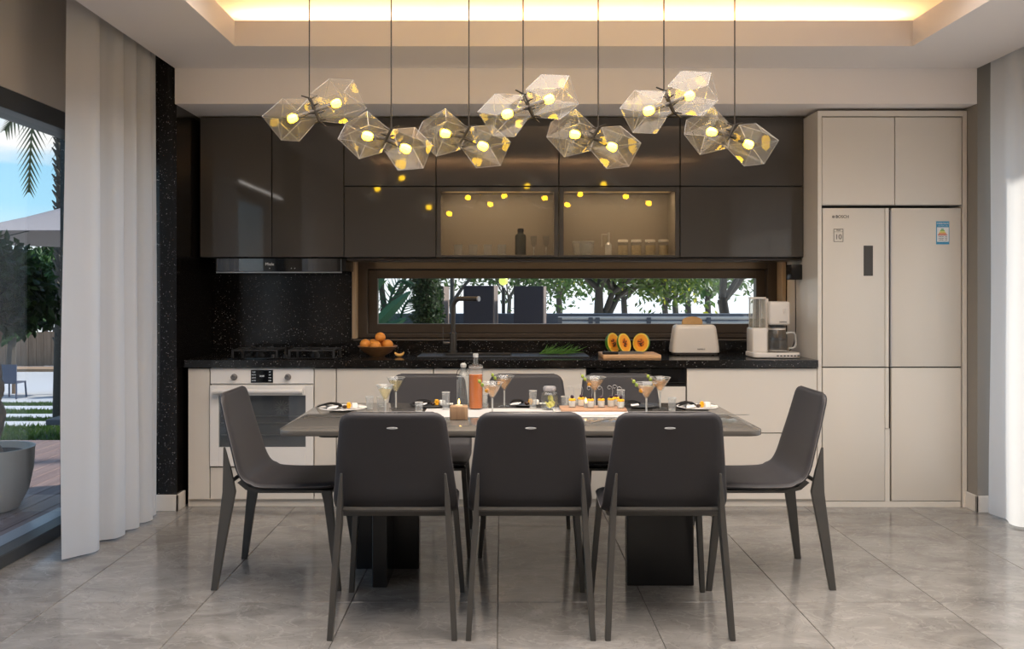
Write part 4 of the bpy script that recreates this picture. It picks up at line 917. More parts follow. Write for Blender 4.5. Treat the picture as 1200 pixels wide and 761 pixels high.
# orange bottle
t = place('juice_bottle', 'tall clear bottle of orange drink in the middle of the table', 'bottle', 557.5, 4.40)
MB().lathe([(0, 0), (.033, 0), (.0345, .003), (.0345, .210), (.030, .214), (.0125, .216), (.0125, .258), (.0145, .260), (.0145, .268), (.0115, .268), (.0100, .218), (.030, .209), (.0325, .205), (.0325, .006), (0, .005)], seg=28).end('bottle_glass', M_glass, t)
MB().lathe([(0, .006), (.0318, .006), (.0318, .166), (0, .166)], seg=26).end('orange_drink', mat('orange_drink', (.55, .13, .002), .7, spec=.1), t)
MB().lathe([(.0349, .170), (.0349, .173), (.0335, .173), (.0335, .170)], seg=26, closed=True).lathe([(.0349, .200), (.0349, .203), (.0335, .203), (.0335, .2)], seg=26, closed=True).lathe([(.0128, .25), (.0135, .268), (.0100, .268), (.0100, .25)], seg=20, closed=True).end('glass_rings', M_cglass, t)
# swing top bottle
t = place('swing_top_bottle', 'clear swing-top bottle left of the orange bottle', 'bottle', 543, 4.56)
MB().lathe([(0, 0), (.031, 0), (.033, .004), (.033, .13), (.028, .155), (.013, .175), (.0125, .19), (.0105, .19), (.011, .174), (.026, .153), (.031, .128), (.031, .007), (0, .006)], seg=26).end('bottle_glass', M_glass, t)
MB().lathe([(.013, .19), (.015, .194), (.015, .206), (.008, .212), (0, .213)], seg=16).end('stopper', mat('grey_stopper', (.45, .44, .42), .4), t)
MB().tube([(-.034, -.0, .150), (-.030, 0, .172), (-.012, 0, .192), (.004, 0, .21)], .0018, 6).tube([(.014, 0, .19), (.018, 0, .175), (.012, 0, .168)], .0016, 6).end('wire_clip', M_blk, t)
MB().lathe([(.0338, .145), (.0338, .148), (.032, .148), (.032, .145)], seg=26, closed=True).end('glass_rings', M_cglass, t)
for sx in (-1, 1): MB().tube([(sx*.031, -.006, .01), (sx*.031, -.006, .13)], .0014, 6).end('side_glint', M_cglass, t)  # milky lines added to draw the glints down the bottle's sides
# wooden candle block
t = place('candle_block', 'wooden block candle holder with a lit flame between near chairs', 'candle', 537.8, 4.075)
MB().poly(rrect(-.040, .040, -.035, .035, .012, 5), 0, .060, 'z', .004, 2).end('wood_block', wood('candle_wood', (.22, .13, .075), (.40, .26, .15), 9, .55, axis=2), t)
cd = MB().lathe([(.016, .060), (.016, .064), (0, .064)], seg=18).end('wax', mat('wax', (.8, .7, .5), .5), t); M_fl = mat('flame', (1, .6, .2), .5, emis=(1, .55, .12), es=9)
MB().lathe([(0, .066), (.0035, .070), (.0045, .076), (.0025, .086), (0, .092)], seg=12).end('flame', M_fl, cd)
t = place('tealight', 'small lit tealight glowing behind the dessert cups', 'candle', 686.5, 4.30, z=TZ+.022)
MB().lathe([(0, 0), (.010, 0), (.010, .022), (.008, .022), (.008, .018), (0, .018)], seg=16).end('tealight_cup', M_silver, t); MB().lathe([(0, .02), (.0045, .028), (.005, .035), (0, .050)], seg=12).end('flame', M_fl, t)
# lemon jar
t = place('lemon_jar', 'squat glass jar of sliced lemons with a grey lid', 'jar', 644, 4.38)
MB().lathe([(0, 0), (.036, 0), (.040, .005), (.040, .074), (.034, .084), (.027, .088), (.027, .094), (.025, .094), (.025, .087), (.038, .073), (.038, .008), (0, .006)], seg=8).end('jar_glass', M_glass, t, smooth=0)
MB().lathe([(.029, .090), (.031, .094), (.031, .106), (.027, .112), (0, .113)], seg=24).end('lid', mat('jar_lid_grey', (.30, .29, .30), .4), t)
sl = MB(); rnd = random.Random(4)
for k in range(9):
    R = Matrix.Rotation(rnd.uniform(0, PI), 3, 'Z') @ Matrix.Rotation(rnd.uniform(.7, 1.5), 3, 'X'); sl.lathe([(0, -.002), (.015, -.002), (.016, 0), (.015, .002), (0, .002)], (rnd.uniform(-.018, .018), rnd.uniform(-.018, .018), .019+rnd.uniform(0, .04)), 12, rot=R)
sl.end('lemon_slices', mat('lemon', (.72, .66, .14), .4, var=.3, vscale=60), t)['kind'] = 'stuff'
# dessert board with cups
tag(MB().box(PX(657, 4.27), PX(734, 4.27), 4.24, 4.38, ZR+.008, ZR+.020, .003, 2).end('serving_board', wood('serving_wood', (.36, .19, .11), (.50, .30, .19), 6, .45)), 'reddish wooden serving board carrying the dessert cups', 'board')
pt = MB().poly(rrect(PX(650, 4.2), PX(738, 4.2), 4.17, 4.41, .05), ZR, ZR+.0075, 'z', .003, 2).end('platter', mat('white_porcelain', (.80, .78, .76), .15)); tag(pt, 'white rectangular platter under the serving board', 'plate')
ords = ['leftmost', 'second from left', 'third from left', 'middle', 'third from right', 'second from right', 'rightmost']
for i, px in enumerate((670.5, 681, 692, 704.5, 716, 727.5, 735.5)):
    D = (4.30, 4.35, 4.29, 4.30, 4.32, 4.27, 4.40)[i]
    if i == 6: px, D = 722, 4.36
    lab = (ords[i] if i < 6 else 'rear right')+' dessert cup with mango and a dark berry on the board'
    o = thing('dessert_cup', lab, 'dessert', (PX(px, D), D, ZR+.0205), 0, 'dessert cups on the serving board')
    MB().lathe([(0, 0), (.017, 0), (.019, .034), (.0175, .034), (.0155, .003), (0, .003)], seg=14).end('glass_cup', M_glass, o)
    MB().lathe([(0, .0035), (.0145, .0035), (.0165, .031), (0, .032)], seg=14).end('cream', mat('cream', (.80, .77, .72), .5), o)
    mg = MB()
    for k in range(6): a = k*PI/3; mg.ball((math.cos(a)*.010, math.sin(a)*.010, .036), .0075, 1)
    mg.ball((0, 0, .039), .008, 1).end('mango', mat('mango', (.85, .45, .02), .35), o)
    MB().ball((0, 0, .050 if i in (0, 5) else .046), .0085, 2, sz=1.15, jit=.10).end('berry', mat('dark_berry', (.035, .015, .03), .3), o)
    cl = [(.004, 0, .045), (.008, 0, .075), (.002, 0, .095), (-.010, 0, .100), (-.016, 0, .092), (-.010, 0, .084), (-.003, 0, .088)]
    MB().tube(catmull(cl, 4), .0009, 5).end('wire_curl', M_silver, o)
# plates
M_dk = mat('dark_napkin', (.022, .020, .020), .6, bump=.4, bscale=60)
def setting(px, D, r, where, sx=1.0, napkin=True, canape=True, tone=1):
    p = place('plate', ('round white porcelain plate ' if tone else 'round dark stoneware plate ')+where, 'plate', px, D, 'plates on the table')
    m = MB().lathe([(0, 0), (r*.55, 0), (r*.6, .003), (r, .011), (r*.985, .0125), (r*.58, .006), (0, .005)], seg=36).end('plate_disc', MATS['white_porcelain'] if tone else mat('dark_stoneware', (.03, .028, .027), .3), p)
    MB().lathe([(r*.60, .0066), (r*.62, .0072), (r*.60, .0078), (r*.58, .0072)], seg=30, closed=True).end('inner_ring', M_silver, p)
    if napkin:
        nk = MB(); rnd = random.Random(int(px))
        for k in range(2):
            ang = 2.5+k*1.15+rnd.uniform(-.2, .2); R = Matrix.Rotation(ang, 3, 'Z')
            rows = []
            for i in range(6):
                u = i/5; wv = .028*math.sin(PI*min(1, u*1.05+.04))+.003
                rows.append([nk.bm.verts.new(R @ Vector((u*r*1.05, s*wv, .012+.014*math.sin(u*PI)+(.006 if s == 0 else 0)+k*.003))) for s in (-1, 0, 1)])
            for A, B in zip(rows, rows[1:]):
                for i in (0, 1): nk.bm.faces.new((A[i], A[i+1], B[i+1], B[i]))
        bmesh.ops.solidify(nk.bm, geom=nk.bm.faces[:], thickness=.002)
        tag(nk.end('napkin', M_dk, loc=(p.location.x-.004, p.location.y+.008, p.location.z)), 'dark folded leaf-shaped napkin on the plate '+where, 'napkin', 'dark napkins on plates')
        wf = MB(); wf.poly([(-.022, -.012), (.020, -.016), (.030, .010), (-.012, .016)], 0, .007, 'z', .002, 1)
        wo = wf.end('rice_cracker', MATS.get('white_porcelain'), loc=(p.location.x-.045, p.location.y-.045, p.location.z+.013), rot=(.15, -.12, rnd.uniform(-.4, .4))); tag(wo, 'white wafer on the plate '+where, 'food', 'white wafers on plates')
    if canape:
        c = thing('canape', 'white cube canape with orange blossom on plate '+where.replace('the ', '').replace('most ', 'most '), 'food', p.location+Vector((.028*sx+.03, -.030, .009)), .3, 'canapes on plates')
        MB().box(-.013, .013, -.013, .013, .002, .026, .003, 2).end('cube', mat('white_food', (.82, .80, .75), .5), c)
        bl = MB()
        for k in range(6): a = k*PI/3; bl.ball((-.028+.006*math.cos(a), 0, .016+.010*math.sin(a)), .0075, 1)
        bl.end('blossom', mat('orange_blossom', (.85, .42, .02), .4), c)
        MB().ball((-.047, 0, .010), .012, 2, sz=.8, jit=.08).end('truffle', mat('chocolate', (.04, .018, .012), .4), c)
        MB().poly([(.018, -.005), (.052, -.012), (.058, .010), (.024, .014)], .002, .009, 'z', .002, 1).end('cheese_slice', mat('white_cheese', (.80, .78, .70), .5), c)
setting(402, 4.40, .115, 'nearest the left end of the table', sx=1.1)
setting(505, 4.52, .105, 'left of the tall tumbler and candle block', tone=0)
setting(614, 4.54, .075, 'behind the middle chair, left of the lemon jar', tone=0)
setting(752, 4.50, .095, 'between the dessert board and the right cocktails', canape=False, tone=0)
setting(817, 4.44, .100, 'nearest the right end of the table', sx=.4, tone=1)
# small white flowers / bowls and cutlery
def cutlery(lab, px, D, rz, kind):
    t = place('fork' if kind else 'table_knife', lab, 'cutlery', px, D); t.rotation_euler = (0, 0, rz)
    MB().poly([(-.09, -.005), (.01, -.0025), (.01, .0025), (-.09, .005)], .0005, .003, 'z').end('handle', M_steel, t)
    if kind:
        m = MB()
        for k in range(4): m.box(.035, .075, -.0095+k*.0055, -.0065+k*.0055, .001, .003)
        m.poly([(.01, -.0025), (.022, -.0095), (.036, -.0095), (.036, .0100), (.022, .0100), (.01, .0025)], .001, .003, 'z').end('tines', M_steel, t)
    else: MB().poly([(.01, -.003), (.10, -.006), (.115, .004), (.01, .004)], .001, .0025, 'z').end('blade', M_steel, t)
cutlery('steel fork on the bare tabletop left of the right near chair', 705, 4.02, 1.0, 1); cutlery('steel fork in front of the leftmost plate', 384, 4.18, .1, 1)
cutlery('steel knife at the right end of the table past the plate', 850, 4.20, .05, 0); cutlery('steel knife in front of the leftmost plate', 380, 4.13, .1, 0)

# ------------------------------------------------------------------ outside, behind the long window
M_sand = mat('pale_ground', (.80, .78, .74), .9, var=.05, vscale=.5)
o = box('ground', M_sand, -3.2, 120, 6.7, 300, -.3, -.02); struct(o)
M_conc = mat('grey_render', (.10, .11, .13), .8, var=.15, vscale=1.5); M_slab = mat('dark_slab', (.04, .038, .05), .8, var=.15, vscale=2); M_slabe = mat('slab_sunlit_edge', (.22, .17, .15), .8)
tag(box('parapet_wall', M_conc, -3.0, 5.5, 9.2, 9.4, -.05, 1.324-27*9.2/F), 'low grey parapet wall outside the long window', 'wall')
for p0, p1, yt, lab in ((503, 519, 336, 'dark free-standing slab outside, beside the clipped cypress'), (543, 578, 335, 'dark free-standing slab outside, just behind the faucet spout'), (602, 636, 335.5, 'dark free-standing slab outside, rightmost of the three')):
    D = 8.7; x0, x1 = PX(p0, D), PX(p1, D); t = thing('screen_slab', lab, 'wall', (x0, D, -.02), -.14, 'free-standing dark slabs in the garden')
    h = PZ(yt, D)+.02
    MB().box(0, x1-x0, 0, .26, 0, h, .004, 1).end('slab', M_slab, t); MB().box(x1-x0+.0005, x1-x0+.012, .0, .26, 0, h).end('sunlit_side', M_slabe, t)  # paler strip paints the sunlight on the slab's right side
t = thing('garden_railing', 'pale horizontal garden railing outside the long window', 'railing', (0, 8.3, -.02))
for y in (373, 378.3): tube_ob('rail', mat('rail_pale', (.5, .5, .48), .5), t, [(PX(654, 8.3), 0, PZ(y, 8.3)+.02), (PX(905, 8.3), 0, PZ(y, 8.3)+.02)], .012, 8)
for px in (656, 692, 700, 760, 830, 900): MB().box(PX(px, 8.3)-.02, PX(px, 8.3)+.02, -.015, .015, 0, PZ(372, 8.3)+.02).end('post', M_conc, t)
M_bark = mat('bark', (.06, .05, .04), .9, bump=.8, bscale=25); M_bark2 = mat('bark_grey', (.11, .10, .085), .9, bump=.8, bscale=25)
G1 = leafm('leaf_olive', (.035, .065, .01), (.11, .16, .025)); G2 = leafm('leaf_mid', (.03, .07, .015), (.09, .16, .035)); G3 = leafm('leaf_dark', (.012, .035, .01), (.05, .10, .025)); GY = leafm('leaf_yellow', (.35, .38, .02), (.55, .50, .05))
def branchy(m, p, d, L, r, depth, rnd, tips, spread=.55, kids=3):
    q = p+d*L; mid = p+d*L*.5+Vector((rnd.uniform(-1, 1), rnd.uniform(-1, 1), 0))*L*.06
    m.tube([p, mid, q], [r, r*.85, r*.68], 6 if depth > 1 else 4, cap=False)
    if depth == 0: tips.append(q); return
    for k in range(kids):
        a = 2*PI*k/kids+rnd.uniform(-.6, .6); s = spread*rnd.uniform(.6, 1.25)
        side = d.orthogonal().normalized(); side = Matrix.Rotation(a, 3, d) @ side
        nd = (d+side*s).normalized(); nd.z = max(nd.z, -.05); branchy(m, q, nd.normalized(), L*rnd.uniform(.62, .85), r*.62, depth-1, rnd, tips, spread, kids)
def tree(lab, px, D, trunk_h, r, L, depth, lm, nleaf, lsize, seed, lean=0, bark=None, base=-.02, spread=.55, leafr=.35, name='tree', extra=None, cat='tree', group=None, X=None):
    rnd = random.Random(seed); x = PX(px, D) if X is None else X
    t = thing(name, lab, cat, (x, D, base), 0, group); m = MB(); tips = []
    top = Vector((lean*trunk_h, 0, trunk_h)); m.tube([(0, 0, 0), top*.5+Vector((.03, 0, 0)), top], [r*1.25, r*1.05, r], 8, cap=False)
    branchy(m, top, Vector((lean*.5, 0, 1)).normalized(), L, r*.8, depth, rnd, tips, spread)
    for k in range(2): branchy(m, top*.97, Vector((rnd.uniform(-.8, .8), rnd.uniform(-.4, .4), .8)).normalized(), L, r*.6, depth-1, rnd, tips, spread)
    m.end('trunk', bark or M_bark, t, smooth=60)
    if nleaf:
        per = max(1, nleaf//len(tips)); c = np.concatenate([np.random.normal(size=(per, 3))*leafr*np.array([1, 1, .7])*.6+np.array(tp) for tp in tips])
        leaf_mesh('foliage', lm, c, t, lsize)['kind'] = 'stuff'
        if extra: leaf_mesh('foliage', extra, c[::14]+np.random.normal(size=c[::14].shape)*.05, t, lsize*1.1)['kind'] = 'stuff'
    return t
tree('spreading many-stemmed olive green tree seen through the long window', 702, 14.4, .75, .11, .62, 4, G1, 8000, .115, 11, spread=.85, leafr=.5, extra=GY)
tree('bare-branched young tree behind the faucet', 530, 9.9, 1.25, .035, .42, 3, G2, 300, .07, 12, bark=M_bark2, spread=.55, leafr=.2)
tree('small-leaved bushy tree between the two tall slabs', 598, 12.2, .9, .03, .35, 4, G2, 2600, .085, 13, bark=M_bark2, spread=.7, leafr=.28)
tree('leafy tree at the left end of the long window', 462, 10.5, 1.15, .05, .45, 3, G2, 1300, .12, 14, lean=-.1, spread=.8, leafr=.4)
tree('tall dark-trunked tree at the right end of the long window', 862, 10.2, 1.25, .055, .55, 4, G2, 3600, .085, 15, lean=-.12, spread=.85, leafr=.42)
for i, (px, D, s) in enumerate(((731, 30, 1), (779, 19.5, 2), (791, 23, 3), (806, 26.5, 4), (829, 34, 5), (655, 38, 6))):
    tree(['slim distant tree left of the row of three', 'leftmost of the close row of three slim trees', 'middle one of the close row of three slim trees', 'rightmost of the close row of three slim trees', 'slim distant tree right of the row of three', 'slim distant tree behind the many-stemmed tree'][i]+' outside the long window', px, D, 1.05, .0032*D, .025*D, 3, G2, 1500, .010*D, 20+s, bark=M_bark, spread=.75, leafr=.028*D, group='slim distant trees beyond the wall')
# clipped cypress
t = thing('cypress', 'dense dark green clipped cypress outside the long window', 'tree', (PX(501, 8.3), 8.3, -.02)); MB().tube([(0, 0, 0), (0, 0, 1.9)], [.04, .02], 8).lathe([(0, .1), (.11, .12), (.11, 1.8), (0, 2.3)], seg=14).end('trunk', mat('cypress_core', (.015, .03, .01), .9), t)
pts = []
for k in range(7000): z = np.random.uniform(.1, 2.4); rr = .14*(1-(z/3.0)**3); a = np.random.uniform(0, 2*PI); pts.append((math.cos(a)*rr*np.random.uniform(.6, 1.08), math.sin(a)*rr, z))
leaf_mesh('foliage', G3, pts, t, .045)['kind'] = 'stuff'
# broad-leaved plant and palm fronds at left
def blade(m, base, tip, w, droop, n=10):
    base, tip = Vector(base), Vector(tip); d = tip-base; sd = d.cross(Vector((0, 1, .2))).normalized(); rows = []
    for i in range(n+1):
        u = i/n; c = base+d*u-Vector((0, 0, droop*u*u)); ww = w*math.sin(PI*(u*.93+.05))**.7
        rows.append([m.bm.verts.new(c+sd*ww*s+Vector((0, .03*abs(s), 0))) for s in (-1, -.5, 0, .5, 1)])
    for A, B in zip(rows, rows[1:]):
        for i in range(4): m.bm.faces.new((A[i], A[i+1], B[i+1], B[i]))
t = thing('banana_plant', 'broad-leaved banana plant at the left end of the long window', 'plant', (PX(440, 7.9), 7.9, -.02)); GB = leafm('banana_green', (.025, .10, .05), (.04, .14, .065), .3)
for (b0, b1, wd) in (((-.10, 0, .95), (.30, 0, 1.36), .05), ((-.12, .05, 1.20), (.10, .05, 1.62), .055), ((-.10, -.05, .9), (.27, -.05, 1.13), .045), ((0, .1, .8), (-.5, .1, 1.5), .09)):
    m = MB(); blade(m, b0, b1, wd, .02); m.end('leaf', GB, t); 
MB().tube([(-.05, 0, 0), (-.05, 0, .8)], [.05, .03], 8).end('stem', G3, t)
def frond(m, pts, ln, n, w, sag=.4, asp=1):
    P_ = catmull(pts, 8); m.tube(P_, [.012]*len(P_), 5)
    for i in range(n):
        u = (i+1)/(n+1)*(len(P_)-1); k = int(u); c = P_[k].lerp(P_[min(k+1, len(P_)-1)], u-k); d = (P_[min(k+1, len(P_)-1)]-P_[max(k-1, 0)]).normalized()
        for s in (-1, 1):
            sd = d.cross(Vector((0, -1, .1))).normalized()*s; L_ = ln*math.sin(PI*(.12+.8*i/n)); tp = c+(sd*.75+d*.8).normalized()*L_-Vector((0, 0, sag*L_*.5)); nr = Vector((0, w, w))
            a, b, c2 = m.bm.verts.new(c+d*w), m.bm.verts.new(c-d*w), m.bm.verts.new(tp); m.bm.faces.new((a, b, c2))
t = thing('fan_palm', 'young palm with thin arching fronds near the banana plant', 'plant', (PX(460, 8.5), 8.5, -.02))
for i, ps in enumerate((((0, 0, .6), (-.05, 0, 1.1), (.05, 0, 1.42), (.2, 0, 1.40)), ((0, 0, .6), (.05, 0, 1.0), (.15, 0, 1.25), (.30, 0, 1.2)), ((0, 0, .6), (-.1, 0, 1.0), (-.25, 0, 1.35), (-.4, 0, 1.3)))):
    m = MB(); frond(m, ps, .22, 26, .008); m.end('frond', GB, t)
t = thing('lamp_post', 'slim garden lamp post between the two tall slabs', 'lamp', (PX(590, 10.5), 10.5, -.02)); MB().tube([(0, 0, 0), (0, 0, 1.38)], .022, 8).end('pole', M_blk, t); MB().ball((0, 0, 1.46), .055, 2).end('globe', mat('lamp_globe', (.75, .8, .2), .4, emis=(.8, .85, .15), es=.8), t)

# ------------------------------------------------------------------ outside, beyond the sliding door
dk = thing('deck', 'timber plank deck outside the sliding door', None); dk['kind'] = 'structure'
M_plank = wood('deck_wood', (.20, .13, .12), (.30, .21, .19), 5, .55, axis=1, rand=True)
p0 = None; x = -2.67; rnd = random.Random(8)
box('deck_joists', M_blk, -7.2, -2.67, 1.0, 8.25, -.10, -.055, dk)
while x > -7.0:
    y = 1.0-rnd.uniform(0, 2)
    while y < 8.25:
        y1 = min(8.25, y+2.4); y0 = max(1.0, y)
        if y1-y0 > .1:
            if p0 is None: p0 = MB().box(-.067, .067, 0, 1, -.025, 0, .002, 1).end('deck_plank', M_plank, dk, smooth=0); q = p0
            else: q = p0.copy(); COL.objects.link(q)
            q.location = (x-.069, y0+.002, -.028); q.scale = (1, y1-y0-.004, 1)
        y += 2.4
    x -= .140
# steps of stone and turf descending
M_turf = mat('turf_soil', (.035, .055, .02), .95); st = thing('garden_steps', 'pale stone step slabs with turf strips between them', None); st['kind'] = 'structure'
struct(box('ground', mat('lawn_soil', (.05, .06, .03), .95), -60, -3.2, 8.25, 22.4, -2.5, -2.2)); struct(box('ground', mat('patio_stone', (.52, .52, .54), .7, var=.08, vscale=2), -60, -3.2, 22.4, 60, -1.9, -1.65))
edges_ = [(8.35, 10.4, -.20), (10.4, 11.7, -.35), (11.7, 13.2, -.50), (13.2, 15.0, -.70), (15.0, 17.2, -.90), (17.2, 19.6, -1.15), (19.6, 22.4, -1.40)]; gpts = []
for i, (a, b, za) in enumerate(edges_):
    if i % 2 == 0:
        box('turf_strip', M_turf, -24, -3.2, a, b, -2.2, za-.02, st)
        n = 5200; gpts.append(np.stack([np.random.uniform(-.52*b-1.5, -.40*a, n), np.random.uniform(a+.3, b, n), np.full(n, za-.03)], 1))
    else:
        for k in range(10): MB().box(-22+k*1.9+.01, -22+(k+1)*1.9-.01, a, b, -2.2, za, .01, 1).end('stone_slab', MATS['patio_stone'], st, smooth=0)
g = np.concatenate(gpts); n = len(g); s = np.random.uniform(.03, .07, n); dx = np.random.uniform(-.04, .04, (n, 2)); wv = np.random.uniform(.008, .016, n)
v = np.stack([g-np.stack([wv, 0*wv, 0*wv], 1), g+np.stack([wv, 0*wv, 0*wv], 1), g+np.stack([dx[:, 0], dx[:, 1], s], 1)], 1).reshape(-1, 3); f_ = np.arange(3*n).reshape(-1, 3)
me = bpy.data.meshes.new('grass'); me.from_pydata(v.tolist(), [], f_.tolist()); me.materials.append(leafm('grass_green', (.05, .11, .02), (.14, .22, .05)))
o = bpy.data.objects.new('grass', me); COL.objects.link(o); tag(o, 'short green grass growing between the pale stone steps', 'grass', kind='stuff')
# potted braided fig
t = thing('potted_tree', 'large beige pot with a braided-trunk tree on the deck', 'plant', (-3.16, 5.62, -.028))
MB().lathe([(0, 0), (.15, 0), (.17, .01), (.225, .12), (.252, .25), (.258, .37), (.262, .385), (.245, .385), (.240, .36), (.235, .34), (0, .34)], seg=36).end('pot', mat('pot_clay', (.72, .63, .54), .7, bump=.3, bscale=60, var=.08), t)
MB().lathe([(0, .341), (.232, .341), (.2, .352), (0, .358)], seg=24).end('soil', mat('soil', (.05, .035, .025), .95), t)
for k in range(5):
    m = MB(); pts = []
    for i in range(22): a = 2*PI*k/5+i*.42*(1 if k % 2 else -1); rr = .058+.012*math.sin(i*.8+k); pts.append((rr*math.cos(a), rr*math.sin(a), .34+i*.036))
    m.tube(pts, [.036-.0006*i for i in range(22)], 8); m.end('braided_stem', mat('fig_bark', (.36, .26, .19), .8, bump=.6, bscale=40), t)
bl = [(0, 0, 1.35, .33), (.14, -.1, 1.42, .25), (-.2, .1, 1.40, .3), (.16, .12, 1.28, .24), (-.1, -.2, 1.3, .25), (0, .05, 1.52, .22), (-.3, 0, 1.3, .25)]
m = MB()
for k in range(7): a = k*.9; m.tube([(0, 0, 1.08), (.1*math.cos(a), .1*math.sin(a), 1.22), (.26*math.cos(a), .26*math.sin(a), 1.42)], [.018, .012, .005], 5)
m.end('branches', M_bark, t); leaf_mesh('foliage', G3, blob_points(bl, 9500), t, .075, .5)['kind'] = 'stuff'
# parasol
t = thing('parasol', 'large taupe garden parasol above the deck furniture', 'umbrella', (-4.35, 9.6, -.05))
MB().tube([(0, 0, 0), (0, 0, 2.24)], .025, 10).end('pole', M_silver, t); MB().box(-.3, .3, -.3, .3, 0, .06, .01, 1).end('base', M_conc, t)
R_ = 1.75; ap = Vector((0, 0, 2.32)); cs = [Vector((R_*math.cos(PI/8+k*PI/4), R_*math.sin(PI/8+k*PI/4), 1.90)) for k in range(8)]
m = MB()
for k in range(8):
    a, b = cs[k], cs[(k+1) % 8]; N_ = 6; rows = []
    for i in range(N_+1):
        u = i/N_; r0 = []
        for j in range(5): w2 = j/4; c = ap.lerp(a.lerp(b, w2), u); r0.append(m.bm.verts.new(c+Vector((0, 0, -.05*u*math.sin(PI*w2)*0+.0-.06*math.sin(PI*u)))))
        rows.append(r0)
    for A, B in zip(rows, rows[1:]):
        for j in range(4): m.bm.faces.new((A[j], A[j+1], B[j+1], B[j]))
bmesh.ops.remove_doubles(m.bm, verts=m.bm.verts, dist=.002); bmesh.ops.solidify(m.bm, geom=m.bm.faces[:], thickness=.006)
m.end('canopy', mat('parasol_cloth', (.34, .30, .30), .85), t, smooth=20)
for k in range(8): tube_ob('rib', M_blk, t, [(0, 0, 2.24), (cs[k]*.5+ap*.5-Vector((0, 0, .085))), tuple(cs[k]-Vector((0, 0, .012)))], .008, 5)
# date palm
t = thing('date_palm', 'tall date palm with drooping fronds beyond the parasol', 'tree', (-6.30, 13.2, -1.0))
m = MB(); m.tube([(0, 0, 0), (0, 0, 3), (0, 0, 6.2)], [.19, .13, .13], 12); m.end('trunk', M_bark, t)
sc = MB(); rnd = random.Random(3)
for k in range(260): a = k*2.4; z = 1.5+k*.018; sc.tube([(.12*math.cos(a), .12*math.sin(a), z), (.185*math.cos(a), .185*math.sin(a), z+.08)], [.03, .008], 4)
sc.end('trunk_scales', M_bark2, t)['kind'] = 'stuff'
GP = leafm('palm_green', (.04, .06, .025), (.10, .12, .05), .25)
for k in range(16):
    a = 2*PI*k/16+.1; L_ = rnd.uniform(2.0, 2.6); e1 = Vector((math.cos(a), math.sin(a), 0)); z0 = 6.2; dr_ = (2.2 if k % 2 else 1.0)
    m = MB(); frond(m, [Vector((0, 0, z0)), e1*L_*.4+Vector((0, 0, z0+.5)), e1*L_*.75+Vector((0, 0, z0+.1)), e1*L_*.95+Vector((0, 0, z0-dr_))], .5, 44, .018, sag=.9); m.end('frond', GP, t)
hx, hy = PX(32, 12.0)+6.30, 12.0-13.2
m = MB(); frond(m, [Vector((0, 0, 6.1)), Vector((hx*.35, hy*.5, 5.6)), Vector((hx+.08, hy, 4.6)), Vector((hx+.02, hy, 3.62))], .34, 34, .034, sag=1.0); m.end('frond', GP, t)
hx = PX(10, 11.5)+6.30; m = MB(); frond(m, [Vector((0, 0, 6.1)), Vector((hx*.3, -1.2, 5.7)), Vector((hx+.3, -1.7, 4.95)), Vector((hx-.05, -1.7, 4.35))], .34, 32, .034, sag=1.0); m.end('frond', GP, t)
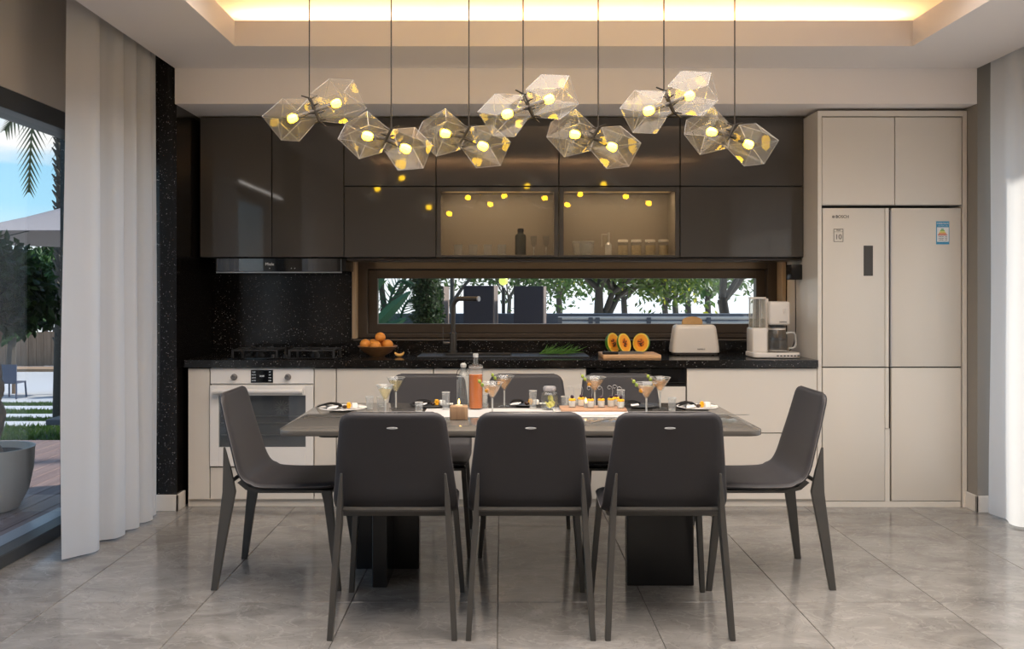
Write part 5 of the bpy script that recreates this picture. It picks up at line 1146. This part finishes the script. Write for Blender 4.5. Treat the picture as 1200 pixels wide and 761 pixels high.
# garden fence, trees, dining set
fn = thing('garden_fence', 'brown timber board fence behind the garden dining set', 'fence', (0, 36, -1.65))
M_fb = wood('fence_wood', (.22, .14, .09), (.32, .21, .14), 2, .8, axis=2, rand=True); f0 = None
for k in range(60):
    if f0 is None: f0 = MB().box(-.145, .145, -.02, .02, 0, 1.35, .004, 1).end('board', M_fb, fn, smooth=0); q = f0
    else: q = f0.copy(); COL.objects.link(q)
    q.location = (-26+k*.30, 0, random.uniform(-.015, .015))
for i, (px, D, r, h) in enumerate(((4, 38.6, 2.4, 2.6), (30, 42, 2.5, 2.6), (52, 45.5, 2.6, 2.5), (78, 49.5, 3.0, 3.0), (112, 38.6, 2.4, 2.4), (-34, 53, 3.2, 3.2), (12, 31.5, 1.5, 1.9))):
    x = PX(px, D); lab = ['dense dark tree directly behind the potted fig', 'dark tree right of the potted fig crown', 'lower dark tree above the garden dining table', 'dark tree at the curtain edge beyond the fence', 'dark tree hidden behind the sheer curtain', 'dark tree out past the left picture edge', 'small dark tree nearer than the fence, by the potted fig'][i]
    t = thing('garden_tree', lab, 'tree', (x, D, -1.65), 0, 'dark garden trees around the fence'); MB().tube([(0, 0, 0), (.1, 0, h), (0, 0, h+1)], [.16, .12, .06], 7).end('trunk', M_bark, t)
    rb = random.Random(i); bl = [(rb.uniform(-.8, .8)*r*.6, rb.uniform(-.15, .15)*r*.6, h+rb.uniform(-.3, 1.1)*r*.45, r*rb.uniform(.42, .62)) for _ in range(7)]
    leaf_mesh('foliage', G3 if i % 2 else leafm('leaf_garden', (.02, .06, .015), (.06, .13, .03)), blob_points(bl, 520)*np.array([1, .62, 1]), t, .34, .5)['kind'] = 'stuff'
M_teak = wood('teak', (.30, .18, .10), (.42, .27, .16), 3, .6); M_blue = mat('blue_grey_metal', (.06, .075, .12), .5)
tx, ty = PX(44, 26), 26; t = thing('garden_table', 'wooden garden dining table on the far patio', 'table', (tx, ty, -1.65))
MB().box(-1.0, .9, -.45, .45, .70, .78, .006, 1).end('tabletop', M_teak, t)
for sx in (-.85, .75):
    for sy in (-.35, .35): MB().box(sx-.05, sx+.05, sy-.05, sy+.05, 0, .70).end('leg', M_teak, t)
def gchair(x, y, rz, lab):
    t = thing('garden_chair', lab, 'chair', (x, y, -1.65), rz, 'garden chairs on the far patio')
    MB().box(-.24, .24, -.24, .24, .42, .46, .005, 1).end('seat', M_blue, t); MB().box(-.24, .24, -.27, -.24, .46, .95, .005, 1).end('backrest', M_blue, t)
    for sx in (-.22, .22):
        for sy in (-.24, .22): MB().tube([(sx, sy, .44), (sx*1.1, sy*1.15, 0)], .025, 6).end('leg', M_blue, t)
gchair(tx-.95-.45, ty-.2, -PI/2+.3, 'blue-grey garden chair at the left end of the garden table'); gchair(tx+1.3, ty-.3, PI/2, 'blue-grey garden chair at the right end of the garden table'); gchair(tx-.3, ty-.75, 0, 'blue-grey garden chair on the near side of the garden table')
